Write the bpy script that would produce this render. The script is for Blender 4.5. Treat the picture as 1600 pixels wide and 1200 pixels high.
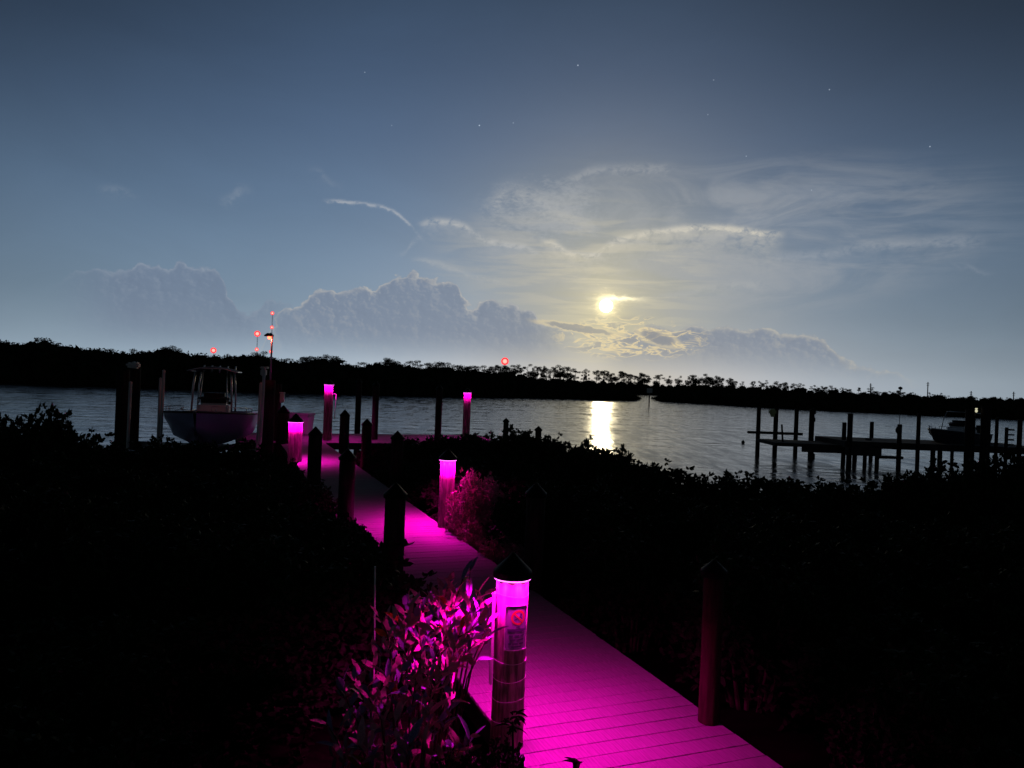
import bpy, bmesh, math, random
import numpy as np
from mathutils import Vector, Matrix, Euler
random.seed(7); RNG = np.random.default_rng(11)
for o in list(bpy.data.objects): bpy.data.objects.remove(o)
scene = bpy.context.scene
COL = scene.collection
R = math.radians

# ------------------------------------------------------------------ camera
F = 1150.0                     # focal length in pixels of the 1600 px wide photograph
CAMZ = 2.2                     # camera height over the deck (deck top = 0)
WATER = -0.9
cam_d = bpy.data.cameras.new('camera'); cam = bpy.data.objects.new('camera', cam_d); COL.objects.link(cam)
cam_d.sensor_width = 36; cam_d.lens = 36 * F / 1600; cam_d.clip_start = 0.05; cam_d.clip_end = 12000
CM = Matrix.Translation((0, 0, CAMZ)) @ Euler((R(90.05), 0, 0)).to_matrix().to_4x4() @ Matrix.Rotation(R(2.17), 4, 'Z')
cam.matrix_world = CM
scene.camera = cam
CR = CM.to_3x3()

def ray(u, v):
    return (CR @ Vector(((u - 800) / F, -(v - 600) / F, -1)))
def P(u, v, Y):                # the point seen at (u, v), Y metres ahead
    d = ray(u, v); return Vector((0, 0, CAMZ)) + d * (Y / d.y)
def G(u, v, z=0.0):            # the point of the level z seen at (u, v)
    d = ray(u, v); return Vector((0, 0, CAMZ)) + d * ((z - CAMZ) / d.z)
def AE(u, v):                  # azimuth / elevation in degrees
    d = ray(u, v).normalized(); return math.degrees(math.atan2(d.x, d.y)), math.degrees(math.asin(d.z))

# ------------------------------------------------------------------ node helpers
class E:
    """a tiny expression wrapper that writes Math nodes"""
    nt = None
    def __init__(s, v): s.v = v
    @staticmethod
    def m(op, *a, clamp=False):
        n = E.nt.nodes.new('ShaderNodeMath'); n.operation = op; n.use_clamp = clamp
        for i, x in enumerate(a):
            x = x.v if isinstance(x, E) else x
            if isinstance(x, (int, float)): n.inputs[i].default_value = x
            else: E.nt.links.new(x, n.inputs[i])
        return E(n.outputs[0])
    def __add__(s, o): return E.m('ADD', s, o)
    def __radd__(s, o): return E.m('ADD', o, s)
    def __sub__(s, o): return E.m('SUBTRACT', s, o)
    def __rsub__(s, o): return E.m('SUBTRACT', o, s)
    def __mul__(s, o): return E.m('MULTIPLY', s, o)
    def __rmul__(s, o): return E.m('MULTIPLY', o, s)
    def __truediv__(s, o): return E.m('DIVIDE', s, o)
    def __pow__(s, o): return E.m('POWER', s, o)
def emax(a, b): return E.m('MAXIMUM', a, b)
def emin(a, b): return E.m('MINIMUM', a, b)
def eexp(a): return E.m('EXPONENT', a)
def eabs(a): return E.m('ABSOLUTE', a)
def gauss(x, w): q = x / w; return eexp(-1.0 * (q * q))
def sstep(x, a, b):
    n = E.nt.nodes.new('ShaderNodeMapRange'); n.interpolation_type = 'SMOOTHSTEP'
    n.inputs['From Min'].default_value = a; n.inputs['From Max'].default_value = b
    E.nt.links.new(x.v, n.inputs['Value']); return E(n.outputs['Result'])
def fcurve(x, pts, lo, hi):
    """y(x) through pts, both in degrees"""
    ys = [p[1] for p in pts]; y0, y1 = min(ys), max(ys)
    if y1 - y0 < 1e-3: y1 = y0 + 1
    t = E.m('MULTIPLY', x - lo, 1 / (hi - lo), clamp=True)
    n = E.nt.nodes.new('ShaderNodeFloatCurve'); c = n.mapping.curves[0]
    q = sorted([((p[0] - lo) / (hi - lo), (p[1] - y0) / (y1 - y0)) for p in pts])
    q = [(0, q[0][1])] + [p for p in q if 0.0005 < p[0] < 0.9995] + [(1, q[-1][1])]
    while len(c.points) < len(q): c.points.new(0.5, 0.5)
    for i, p in enumerate(q): c.points[i].location = p; c.points[i].handle_type = 'AUTO_CLAMPED'
    n.mapping.update()
    E.nt.links.new(t.v, n.inputs['Value'])
    return E(n.outputs['Value']) * (y1 - y0) + y0
def noise(vec, scale, detail=4, rough=0.5, dist=0.0):
    n = E.nt.nodes.new('ShaderNodeTexNoise'); n.inputs['Scale'].default_value = scale
    n.inputs['Detail'].default_value = detail; n.inputs['Roughness'].default_value = rough
    n.inputs['Distortion'].default_value = dist
    E.nt.links.new(vec, n.inputs['Vector']); return E(n.outputs[0])
def billow(vec, scale):
    n = E.nt.nodes.new('ShaderNodeTexVoronoi'); n.voronoi_dimensions = '2D'; n.feature = 'SMOOTH_F1'; n.inputs['Smoothness'].default_value = .12
    n.inputs['Scale'].default_value = scale; n.inputs['Detail'].default_value = 2; n.inputs['Roughness'].default_value = .55; n.normalize = True
    E.nt.links.new(vec, n.inputs['Vector']); d = E(n.outputs['Distance']); return 1.0 - d * d * 2.4
def combine(x, y, z=0.0):
    n = E.nt.nodes.new('ShaderNodeCombineXYZ')
    for i, q in enumerate((x, y, z)):
        if isinstance(q, E): E.nt.links.new(q.v, n.inputs[i])
        else: n.inputs[i].default_value = q
    return n.outputs[0]
def cmix(fac, a, b):
    n = E.nt.nodes.new('ShaderNodeMix'); n.data_type = 'RGBA'; n.clamp_factor = True
    if isinstance(fac, E): E.nt.links.new(fac.v, n.inputs[0])
    else: n.inputs[0].default_value = fac
    for i, q in ((6, a), (7, b)):
        if isinstance(q, tuple): n.inputs[i].default_value = (*q, 1)
        else: E.nt.links.new(q, n.inputs[i])
    return n.outputs[2]
def cmul(c, f):
    n = E.nt.nodes.new('ShaderNodeVectorMath'); n.operation = 'SCALE'
    if isinstance(c, tuple): n.inputs[0].default_value = c
    else: E.nt.links.new(c, n.inputs[0])
    if isinstance(f, E): E.nt.links.new(f.v, n.inputs['Scale'])
    else: n.inputs['Scale'].default_value = f
    return n.outputs[0]
def cadd(a, b):
    n = E.nt.nodes.new('ShaderNodeVectorMath'); n.operation = 'ADD'
    E.nt.links.new(a, n.inputs[0]); E.nt.links.new(b, n.inputs[1]); return n.outputs[0]

# ------------------------------------------------------------------ the night sky (world)
MOON_AZ, MOON_EL = AE(947, 477)
world = bpy.data.worlds.new('World'); scene.world = world; world.use_nodes = True
nt = world.node_tree; nt.nodes.clear(); E.nt = nt
geo = nt.nodes.new('ShaderNodeTexCoord')
sep = nt.nodes.new('ShaderNodeSeparateXYZ'); nt.links.new(geo.outputs['Generated'], sep.inputs[0])
X, Y_, Z = E(sep.outputs[0]), E(sep.outputs[1]), E(sep.outputs[2])
az = E.m('ARCTAN2', X, Y_) * 57.29578
el = E.m('ARCSINE', E.m('MAXIMUM', E.m('MINIMUM', Z, 1.0), -1.0)) * 57.29578
ramp = nt.nodes.new('ShaderNodeValToRGB'); rc = ramp.color_ramp
stops = [(-90, (.004, .006, .009)), (-3, (.03, .04, .055)), (-.5, (.20, .25, .33)), (0, (.38, .49, .62)), (1.3, (.33, .43, .56)), (3.0, (.245, .33, .45)), (5.5, (.178, .255, .37)), (9, (.142, .213, .33)),
         (13, (.106, .169, .283)), (18, (.068, .114, .210)), (23, (.043, .076, .148)), (28, (.027, .050, .098)), (45, (.012, .020, .040)), (90, (.005, .008, .016))]
def sp(e): return 0.5 + 0.5 * math.copysign((abs(e) / 90) ** 0.5, e)
while len(rc.elements) < len(stops): rc.elements.new(0.5)
for i, (e, c) in enumerate(stops):
    rc.elements[i].position = sp(e); rc.elements[i].color = (*c, 1)
sgn = E.m('SIGN', el)
nt.links.new((sgn * (E.m('POWER', eabs(el) * (1 / 90.0), 0.5)) * 0.5 + 0.5).v, ramp.inputs[0])
base = ramp.outputs[0]
daz = az - (MOON_AZ - 9)
fall = emax(gauss(daz, 52.0), 0.15) * (1.0 - 0.55 * sstep(el, 9.0, 30.0) * sstep(eabs(daz), 8.0, 40.0))          # the far side of the sky, away from the moon, is dark; its floor is raised as fill light
mott = noise(combine(az * 0.07, el * 0.16, 4.0), 1.0, 5, 0.6, 0.8)
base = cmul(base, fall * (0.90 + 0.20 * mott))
tint = nt.nodes.new('ShaderNodeVectorMath'); tint.operation = 'MULTIPLY'; nt.links.new(base, tint.inputs[0]); tint.inputs[1].default_value = (1.05, 1.11, 1.08); base = tint.outputs[0]
# a trace of the physical sky underneath
sky = nt.nodes.new('ShaderNodeTexSky'); sky.sky_type = 'NISHITA'; sky.sun_disc = False
sky.sun_elevation = R(MOON_EL); sky.sun_rotation = R(MOON_AZ)
base = cadd(base, cmul(sky.outputs[0], 0.004))
dm = E.m('SQRT', (az - MOON_AZ) * (az - MOON_AZ) + (el - MOON_EL) * (el - MOON_EL))
up = sstep(el, -0.5, 0.5)
# wide warm glow round the moon
w = eexp(-1.0 * E.m('POWER', dm / 6.6, 1.4)) * 0.82
base = cmix(w, base, (.50, .46, .30))
# coordinates and noises
v1 = combine(az * 0.10, el * 0.34); n_wisp = noise(v1, 1.0, 6, 0.62, 1.1)
v2 = combine(az * 0.45, el * 0.50); n_bil = noise(v2, 1.0, 6, 0.60, 0.4)
v2b = combine((az + 0.24) * 0.45, (el + 0.22) * 0.50); n_bil2 = noise(v2b, 1.0, 6, 0.60, 0.4)
v3 = combine(az * 0.55, el * 0.75, 3.0); n_det = noise(v3, 2.2, 5, 0.6, 0.6)
v3b = combine((az + 0.12) * 0.55, (el + 0.12) * 0.75, 3.0); n_det2 = noise(v3b, 2.2, 5, 0.6, 0.6)
n_fine = noise(combine(az * 1.1, el * 2.4, 5.0), 1.6, 4, 0.65, 0.4)
v4 = combine(az * 0.16, el * 1.3, 7.0); n_str = noise(v4, 1.0, 5, 0.55, 0.5)
v5 = combine(az * 0.05, el * 0.10, 1.0); n_big = noise(v5, 1.0, 3, 0.5, 0.3)
LO, HI = -42.0, 42.0
def curve_px(pts): return [AE(u, v) for u, v in pts]
# high veil, right of centre
VA, VE = AE(1080, 385)
cx = (az - VA) / 21.0; cy = (el - VE - (az - VA) * 0.06) / 6.6
wob = (n_wisp - 0.5) * 0.8; wob2 = (n_bil - 0.5) * 0.7
b_a = billow(combine(az * 0.40 + wob2, el * 0.52 + wob), 1.0); b_b = billow(combine((az + 0.26) * 0.40 + wob2, (el + 0.10) * 0.52 + wob), 1.0)
b_c = billow(combine(az * 0.95 + wob, el * 1.15 + wob2), 1.0); b_d = billow(combine((az + 0.12) * 0.95 + wob, (el + 0.05) * 1.15 + wob2), 1.0)
veil = sstep(1.0 - (cx * cx + cy * cy), -0.15, 0.9) * sstep(n_wisp, 0.36, 0.66)
base = cmix(veil * 0.46, base, (.40, .41, .42))
fib = noise(combine(az * 0.10 - el * 0.10, el * 1.5 + az * 0.10, 12.0), 1.0, 6, 0.62, 0.35)
veil3 = sstep(1.0 - ((az - AE(1300, 355)[0]) / 15.0) ** 2.0 - ((el - AE(1300, 355)[1]) / 5.2) ** 2.0, -0.1, 0.9) * sstep(fib, 0.40, 0.68)
base = cmix(veil3 * 0.19, base, (.27, .31, .37))
alto = sstep(1.0 - ((az - AE(850, 330)[0]) / 6.0) ** 2.0 - ((el - AE(850, 330)[1]) / 3.2) ** 2.0, 0.0, 0.8) * sstep(n_fine * 0.5 + n_wisp * 0.5, 0.42, 0.60)
base = cmix(alto * 0.38, base, (.40, .42, .44))
veil2 = sstep(1.0 - ((az - AE(900, 410)[0]) / 13.0) ** 2.0 - ((el - AE(900, 410)[1]) / 4.5) ** 2.0, 0.0, 0.9) * sstep(n_str, 0.40, 0.62)
base = cmix(veil2 * 0.40, base, (.45, .44, .40))
# named wisps: curve, half width (deg), strength, end azimuths
def wisp(pts, wid, strength, soft_below=0.0, warm=0.3, jit=0.5):
    global base
    q = curve_px(pts); a0, a1 = q[0][0], q[-1][0]
    c = fcurve(az, q, LO, HI)
    d = el - c + (n_det - 0.5) * jit + (n_fine - 0.5) * jit * 0.55
    line = gauss(d, wid)
    if soft_below:
        below = sstep(d * -1.0, -0.05, 0.0) * eexp(emin(d, 0.0) / soft_below) * 0.55
        line = emax(line, below)
    ends = sstep(az, a0 - 0.2, a0 + 1.2) * (1.0 - sstep(az, a1 - 1.6, a1 + 0.2))
    f = line * ends * strength * sstep(n_det, 0.25, 0.60) * (0.35 + 0.9 * n_fine)
    col = (.42 + .2 * warm, .45 + .13 * warm, .50 - .02 * warm)
    base = cmix(f, base, col)
wisp([(503, 313), (540, 315), (580, 320), (610, 328), (632, 343), (648, 358), (664, 371)], 0.12, 0.75, 0.0, 0.1, 0.42)
wisp([(618, 398), (640, 386), (668, 372)], 0.20, 0.30, 0, 0.1, 0.5)
wisp([(650, 349), (690, 346), (720, 352), (745, 368), (780, 380), (820, 386), (856, 398)], 0.26, 0.80, 0.6, 0.4, 0.4)
wisp([(840, 378), (880, 391), (915, 399), (945, 386), (985, 370), (1040, 361), (1100, 356), (1160, 360), (1230, 366)], 0.26, 1.25, 1.3, 0.8, 0.40)
wisp([(1200, 402), (1320, 391), (1450, 378), (1550, 375)], 0.40, 0.28, 0.9, 0.2, 0.5)
wisp([(755, 320), (800, 300), (850, 318), (900, 340), (950, 352)], 0.75, 0.30, 0.8, 0.5, 1.6)
wisp([(880, 278), (920, 266), (980, 264), (1060, 262)], 0.34, 0.34, 0.5, 0.4, 0.8)
wisp([(340, 312), (368, 300), (398, 297)], 0.35, 0.22, 0.4, 0.0, 0.8)
wisp([(148, 293), (185, 296), (220, 309)], 0.25, 0.14, 0.4, 0.0, 0.6)
wisp([(478, 265), (505, 272), (540, 292)], 0.28, 0.12, 0.4, 0.0, 0.6)
wisp([(1480, 415), (1520, 418), (1560, 428)], 0.16, 0.16, 0, 0.0, 0.4)
wisp([(640, 405), (700, 418), (760, 436), (800, 441)], 0.22, 0.30, 0, 0.5, 0.6)
wisp([(1010, 462), (1080, 455), (1160, 445), (1210, 444)], 0.30, 0.22, 0.4, 0.5, 0.5)
# streaks crossing close under and over the moon
near = eexp(-1.0 * E.m('POWER', dm / 5.5, 2.0))
base = cmix(near * sstep(n_str, 0.46, 0.62) * 0.45, base, (.66, .60, .42))
# cumulus banks: top outlines
def bank(pts, a0, a1, inner, tone, rimcol, rim, edge=1.0, soft=1.2):
    global base
    c = fcurve(az, curve_px(pts), LO, HI)
    top = c + ((b_a - 0.55) * 1.0 + (b_c - 0.55) * 0.45 + (n_bil - 0.5) * 0.6 + (n_det - 0.5) * 0.25) * edge
    d = top - el
    ends = sstep(az, a0, a0 + soft) * (1.0 - sstep(az, a1 - soft, a1))
    body = sstep(d, -0.03, 0.20) * ends
    fade = sstep(el, 0.6, 4.2) * 0.80 + 0.12
    base = cmix(body * tone * fade, base, inner)
    rel = (b_a - b_b) * 2.2 + (b_c - b_d) * 2.0 + (n_bil2 - n_bil) * -1.5 + (n_det2 - n_det) * 0.8
    relp = emin(emax(rel, 0.0), 1.0); reln = emin(emax(rel * -1.0, 0.0), 1.0)
    depth = eexp(emax(d, 0.0) / -1.6) * 0.75 + 0.25
    fl = gauss(d - 0.11, 0.19) * body * (0.25 + 0.75 * sstep(n_wisp * 0.5 + n_det * 0.5, 0.38, 0.58))
    base = cmix(emin(fl + relp * body * fade * depth, 1.0) * rim, base, rimcol)
    base = cmix(reln * body * fade * depth * 0.5 * rim, base, tuple(q * .72 for q in inner))
bank([(60, 452), (110, 436), (150, 430), (200, 434), (225, 420), (248, 424), (262, 432), (280, 418), (300, 426), (325, 424), (345, 442), (352, 458), (365, 475), (385, 500), (420, 470), (440, 470), (470, 520), (520, 590)],
     AE(60, 450)[0], AE(500, 500)[0], (.160, .200, .290), 0.60, (.31, .36, .43), 0.50, 1.1, 6.0)
bank([(380, 560), (430, 500), (480, 474), (500, 462), (515, 460), (530, 466), (555, 460), (585, 454), (600, 447), (632, 434), (652, 432), (672, 441), (700, 443), (715, 455), (720, 470), (740, 482), (762, 470), (778, 482), (800, 484), (825, 488), (845, 512), (880, 522), (905, 534), (920, 560), (940, 600)],
     AE(360, 500)[0], AE(935, 500)[0], (.190, .232, .315), 0.80, (.50, .49, .46), 0.72, 1.2, 6.0)
bank([(930, 560), (960, 530), (990, 520), (1020, 514), (1060, 520), (1085, 514), (1110, 519), (1140, 516), (1165, 521), (1190, 517), (1222, 522), (1260, 528), (1285, 536), (1302, 552), (1330, 572), (1400, 586), (1450, 600)],
     AE(925, 500)[0], AE(1450, 500)[0], (.215, .25, .32), 0.78, (.50, .48, .42), 0.75, 0.8, 3.0)
# small bright-edged cloud scraps under the moon
SA, SE_ = AE(985, 528)
scr = sstep(1.0 - ((az - SA) / 6.5) ** 2.0 - ((el - SE_) / 1.9) ** 2.0, 0.0, 0.7)
n_s = noise(combine(az * 0.55, el * 1.5, 9.0), 1.0, 4, 0.55, 0.8)
base = cmix(scr * gauss(n_s - 0.53, 0.030) * 0.9, base, (.78, .64, .38))
base = cmix(scr * sstep(n_s, 0.56, 0.62) * 0.55, base, (.30, .30, .31))
for (u, v, ru, rv) in ((905, 513, 3.1, 0.30), (1028, 528, 1.5, 0.55)):       # two dark flat scraps with lit rims
    a_, e_ = AE(u, v); slope = -0.13 if u < 1000 else -0.28
    q = 1.0 - ((az - a_) / ru) ** 2.0 - ((el - e_ - (az - a_) * slope + (n_det - 0.5) * 0.5) / rv) ** 2.0
    base = cmix(gauss(q - 0.0, 0.5) * 0.50, base, (.72, .60, .37))
    base = cmix(sstep(q, 0.1, 0.6) * 0.72, base, (.27, .275, .29))
# inner glow
base = cadd(base, cmul((.50, .40, .17), eexp(-1.0 * E.m('POWER', dm / 1.0, 1.3)) * 0.6))
base = cadd(base, cmul((.10, .08, .03), eexp(-1.0 * E.m('POWER', dm / 3.2, 2.0)) * 1.0))
dmn = dm * (1.0 + (n_fine - 0.5) * 1.5)
base = cadd(base, cmul((1.1, .88, .40), gauss(dmn, 0.62)))
# thin bright cloud sheet dragged sideways across the moon's upper limb
sx = (az - MOON_AZ - 0.9) / 1.3; sy = (el - MOON_EL - 0.52 - (n_det - 0.5) * 0.6) / 0.17
base = cadd(base, cmul((1.1, .95, .55), eexp(-1.0 * (sx * sx + sy * sy)) * 0.9))
# the few stars that show
stars = [(570, 113, .5), (903, 102, .9), (749, 196, 1.1), (802, 192, .4), (1296, 140, .6), (1166, 244, .5), (1453, 229, .8), (1268, 297, .35), (1115, 125, .3), (1106, 179, .3), (612, 196, .25)]
for u, v, s in stars:
    d = ray(u, v).normalized()
    dp = X * d.x + Y_ * d.y + Z * d.z
    base = cadd(base, cmul((.55, .62, .70), sstep(dp, math.cos(R(0.060)), math.cos(R(0.015))) * (s * .65)))
bg = nt.nodes.new('ShaderNodeBackground'); nt.links.new(base, bg.inputs[0]); bg.inputs[1].default_value = 1.0
out = nt.nodes.new('ShaderNodeOutputWorld'); nt.links.new(bg.outputs[0], out.inputs[0])
world.cycles.sampling_method = 'MANUAL'; world.cycles.sample_map_resolution = 512

# moonlight
md = Vector((math.sin(R(MOON_AZ)) * math.cos(R(MOON_EL)), math.cos(R(MOON_AZ)) * math.cos(R(MOON_EL)), math.sin(R(MOON_EL))))
sun_d = bpy.data.lights.new('moonlight', 'SUN'); sun = bpy.data.objects.new('moonlight', sun_d); COL.objects.link(sun)
sun_d.energy = 0.25; sun_d.angle = R(1.1); sun_d.color = (1, .84, .50)
sun.rotation_euler = md.to_track_quat('Z', 'Y').to_euler(); sun.location = md * 50

vs = scene.view_settings; vs.view_transform = 'Standard'; vs.look = 'None'; vs.exposure = 0; vs.gamma = 1; vs.use_curve_mapping = False
scene.render.engine = 'CYCLES'
scene.cycles.use_denoising = True; scene.cycles.max_bounces = 5; scene.cycles.diffuse_bounces = 2; scene.cycles.glossy_bounces = 3
scene.cycles.caustics_reflective = False; scene.cycles.caustics_refractive = False
scene.cycles.sample_clamp_indirect = 4

# ------------------------------------------------------------------ materials
def mat(name, col, rough=0.7, spec=0.3, metal=0.0, var=0.25, nscale=6.0, stretch=(1, 1, 1), bump=0.0, col2=None, trans=0.0):
    m = bpy.data.materials.new(name); m.use_nodes = True; t = m.node_tree; E.nt = t
    b = t.nodes['Principled BSDF']; b.inputs['Roughness'].default_value = rough
    b.inputs['Specular IOR Level'].default_value = spec; b.inputs['Metallic'].default_value = metal
    tc = t.nodes.new('ShaderNodeTexCoord'); mp = t.nodes.new('ShaderNodeMapping'); mp.inputs['Scale'].default_value = stretch
    t.links.new(tc.outputs['Object'], mp.inputs[0])
    n = noise(mp.outputs[0], nscale, 5, 0.6)
    c2 = col2 or tuple(c * (1 - var) for c in col)
    t.links.new(cmix(sstep(n, 0.35, 0.65), c2, col), b.inputs['Base Color'])
    if bump:
        bp = t.nodes.new('ShaderNodeBump'); bp.inputs['Strength'].default_value = bump; bp.inputs['Distance'].default_value = 0.02
        t.links.new(n.v, bp.inputs['Height']); t.links.new(bp.outputs[0], b.inputs['Normal'])
    return m
def emis(name, col, strength, rim=None):
    m = bpy.data.materials.new(name); m.use_nodes = True; t = m.node_tree; t.nodes.clear(); E.nt = t
    e = t.nodes.new('ShaderNodeEmission'); e.inputs[1].default_value = strength
    if rim:
        lw = t.nodes.new('ShaderNodeLayerWeight'); lw.inputs[0].default_value = 0.5
        t.links.new(cmix(sstep(E(lw.outputs['Facing']), 0.02, 0.32), col, rim), e.inputs[0])
    else: e.inputs[0].default_value = (*col, 1)
    o = t.nodes.new('ShaderNodeOutputMaterial'); t.links.new(e.outputs[0], o.inputs[0]); return m
M = {}
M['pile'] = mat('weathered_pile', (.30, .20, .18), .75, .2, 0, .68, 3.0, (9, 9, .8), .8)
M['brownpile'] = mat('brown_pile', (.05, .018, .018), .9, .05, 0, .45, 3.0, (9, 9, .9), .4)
M['darkpile'] = mat('dark_pile', (.035, .026, .024), .9, .05, 0, .5, 3.0, (6, 6, .8), .5)  # darkened copy of the pile wood, gives lampless piles their unlit look
M['cap'] = mat('black_cap_plastic', (.003, .003, .003), .5, .04, 0, .2)
M['plank'] = mat('composite_plank', (.24, .20, .21), .85, .03, 0, .22, 2.0, (2, 40, 2), .10)
M['joist'] = mat('wet_joist', (.06, .05, .045), .85, .2, 0, .4, 3.0, (1, 1, 1), .2)
M['white'] = mat('white_gelcoat', (.62, .62, .63), .35, .5, 0, .08, 2.0)
M['hull'] = mat('blue_grey_gelcoat', (.26, .25, .40), .30, .4, 0, .12, 1.5)
M['metal'] = mat('brushed_aluminium', (.45, .45, .46), .35, .5, .7, .15, 8)
M['black'] = mat('black_rubber', (.02, .02, .022), .6, .3)
M['canvas'] = mat('navy_canvas', (.04, .045, .07), .8, .2, 0, .3)
M['pvc'] = mat('weathered_pvc', (.55, .52, .48), .5, .35, 0, .2, 5, (1, 1, .5))
M['box'] = mat('dock_box_fibreglass', (.55, .52, .54), .5, .35, 0, .12, 3, (1, 1, 1), .05)
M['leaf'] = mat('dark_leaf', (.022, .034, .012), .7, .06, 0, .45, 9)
M['nleaf'] = mat('lit_leaf', (.52, .21, .27), .5, .12, 0, .35, 9)  # paler, pinker leaf colour makes foliage by the lamps look brightly lit
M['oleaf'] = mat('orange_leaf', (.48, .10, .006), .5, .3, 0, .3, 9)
M['blackleaf'] = mat('shaded_leaf', (.006, .006, .004), .9, .0)  # shade put into the leaf colour, hides the lamp's light on the sprouts
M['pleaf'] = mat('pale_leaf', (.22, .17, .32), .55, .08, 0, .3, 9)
M['stem'] = mat('bark_stem', (.09, .06, .045), .8, .15, 0, .4, 8)
M['far'] = mat('far_foliage', (.030, .036, .020), .95, .0, 0, .5, 1.0)
M['soil'] = mat('muddy_soil', (.010, .009, .006), .95, .0, 0, .5, 2.0, (1, 1, 1), .5)
M['sign'] = mat('sign_plate', (.22, .19, .26), .5, .2, 0, .10, 20)
M['signred'] = mat('sign_red_print', (.45, .02, .03), .5, .3, 0, .1)
M['signdark'] = mat('sign_dark_print', (.06, .03, .09), .5, .3, 0, .1)
M['yellow'] = mat('pale_yellow_cover', (.50, .50, .22), .55, .3, 0, .2)
M['led'] = emis('magenta_led', (1.0, .14, .90), 3.0)
M['redlamp'] = emis('red_beacon', (1.0, .42, .34), 1.6, (1.0, .03, .04))
M['redbulb'] = emis('red_bulb', (1.0, .12, .05), 6.0)
M['warmbulb'] = emis('warm_bulb', (.75, .72, .48), 0.8)
M['moon'] = emis('moon_surface', (1.0, .97, .86), 6.0)

def water_mat():
    m = bpy.data.materials.new('bay_water'); m.use_nodes = True; t = m.node_tree; E.nt = t
    b = t.nodes['Principled BSDF']; b.inputs['Base Color'].default_value = (.006, .009, .011, 1)
    b.inputs['Roughness'].default_value = .17; b.inputs['IOR'].default_value = 1.33; b.inputs['Specular IOR Level'].default_value = .50
    g = t.nodes.new('ShaderNodeNewGeometry'); mp = t.nodes.new('ShaderNodeMapping'); t.links.new(g.outputs['Position'], mp.inputs[0])
    mp.inputs['Scale'].default_value = (.45, 1.0, 1); mp.inputs['Rotation'].default_value = (0, 0, R(8))
    mp2 = t.nodes.new('ShaderNodeMapping'); t.links.new(g.outputs['Position'], mp2.inputs[0]); mp2.inputs['Scale'].default_value = (.25, 1.0, 1)
    a = noise(mp.outputs[0], 1.6, 3, .55, .3); c = noise(mp.outputs[0], .42, 2, .5, .2); big = noise(mp2.outputs[0], .05, 3, .5)
    h = a * 0.036 + c * 0.115
    bp = t.nodes.new('ShaderNodeBump'); bp.inputs['Strength'].default_value = 1.0; bp.inputs['Distance'].default_value = 1.0
    t.links.new(h.v, bp.inputs['Height']); t.links.new(bp.outputs[0], b.inputs['Normal'])
    mp3 = t.nodes.new('ShaderNodeMapping'); t.links.new(g.outputs['Position'], mp3.inputs[0]); mp3.inputs['Scale'].default_value = (1.1, .16, 1)
    gl = noise(mp3.outputs[0], 1.0, 3, .7, .2)
    t.links.new((sstep(big, .35, .65) * 0.05 + 0.05 + sstep(gl, .38, .64) * 0.17).v, b.inputs['Roughness'])
    return m
M['water'] = water_mat()

# ------------------------------------------------------------------ object helpers
def link(name, me, m=None, parent=None, kind=None):
    if m is not None: me.materials.append(m)
    o = bpy.data.objects.new(name, me); COL.objects.link(o)
    if parent is not None: o.parent = parent
    if kind: o['kind'] = kind
    return o
def obj(name, bm, m, parent=None, smooth=False, kind=None):
    me = bpy.data.meshes.new(name); bm.to_mesh(me); bm.free()
    if smooth: me.shade_smooth()
    return link(name, me, m, parent, kind)
def thing(name, label, cat, loc=(0, 0, 0), rotz=0.0, group=None):
    o = bpy.data.objects.new(name, None); COL.objects.link(o); o.location = loc; o.rotation_euler = (0, 0, rotz)
    o['label'] = label; o['category'] = cat
    if group: o['group'] = group
    return o
def tag(o, label, cat, group=None):
    o['label'] = label; o['category'] = cat
    if group: o['group'] = group
    return o
def pymesh(name, verts, faces, smooth=False):
    me = bpy.data.meshes.new(name); me.from_pydata([tuple(v) for v in verts], [], faces); me.update()
    if smooth: me.shade_smooth()
    return me
def box(bm, c, s, rz=0.0, bev=0.0, mtx=None):
    q = bmesh.ops.create_cube(bm, size=1)['verts']
    bmesh.ops.scale(bm, vec=s, verts=q)
    if rz: bmesh.ops.rotate(bm, cent=(0, 0, 0), matrix=Matrix.Rotation(rz, 3, 'Z'), verts=q)
    bmesh.ops.translate(bm, vec=c, verts=q)
    if bev:
        ed = list({e for v in q for e in v.link_edges}); bmesh.ops.bevel(bm, geom=ed, offset=bev, segments=2, affect='EDGES')
def lathe(bm, prof, n=24, wob=0.0, cap=True):
    rings = []
    for r, z in prof:
        rings.append([bm.verts.new((max(r, 1e-4) * math.cos(2 * math.pi * k / n) * (1 + wob * math.sin(3 * k * 6.28 / n + z * 2)),
                                    max(r, 1e-4) * math.sin(2 * math.pi * k / n), z)) for k in range(n)])
    for a, b in zip(rings, rings[1:]):
        for k in range(n): bm.faces.new((a[k], a[(k + 1) % n], b[(k + 1) % n], b[k]))
    if cap: bm.faces.new(list(reversed(rings[0]))); bm.faces.new(rings[-1])
def tube(bm, pts, rad, n=8):
    pts = [Vector(p) for p in pts]; rads = rad if isinstance(rad, (list, tuple)) else [rad] * len(pts)
    rings = []; ref = None
    for i, p in enumerate(pts):
        d = (pts[min(i + 1, len(pts) - 1)] - pts[max(i - 1, 0)]).normalized()
        if ref is None: ref = Vector((0, 0, 1)) if abs(d.z) < .9 else Vector((1, 0, 0))
        a = d.cross(ref).normalized(); b = d.cross(a).normalized(); ref = -(d.cross(a)).cross(d) if False else ref
        rings.append([bm.verts.new(p + (a * math.cos(6.28318 * k / n) + b * math.sin(6.28318 * k / n)) * rads[i]) for k in range(n)])
    for r1, r2 in zip(rings, rings[1:]):
        for k in range(n): bm.faces.new((r1[k], r1[(k + 1) % n], r2[(k + 1) % n], r2[k]))
    bm.faces.new(list(reversed(rings[0]))); bm.faces.new(rings[-1])
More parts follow.
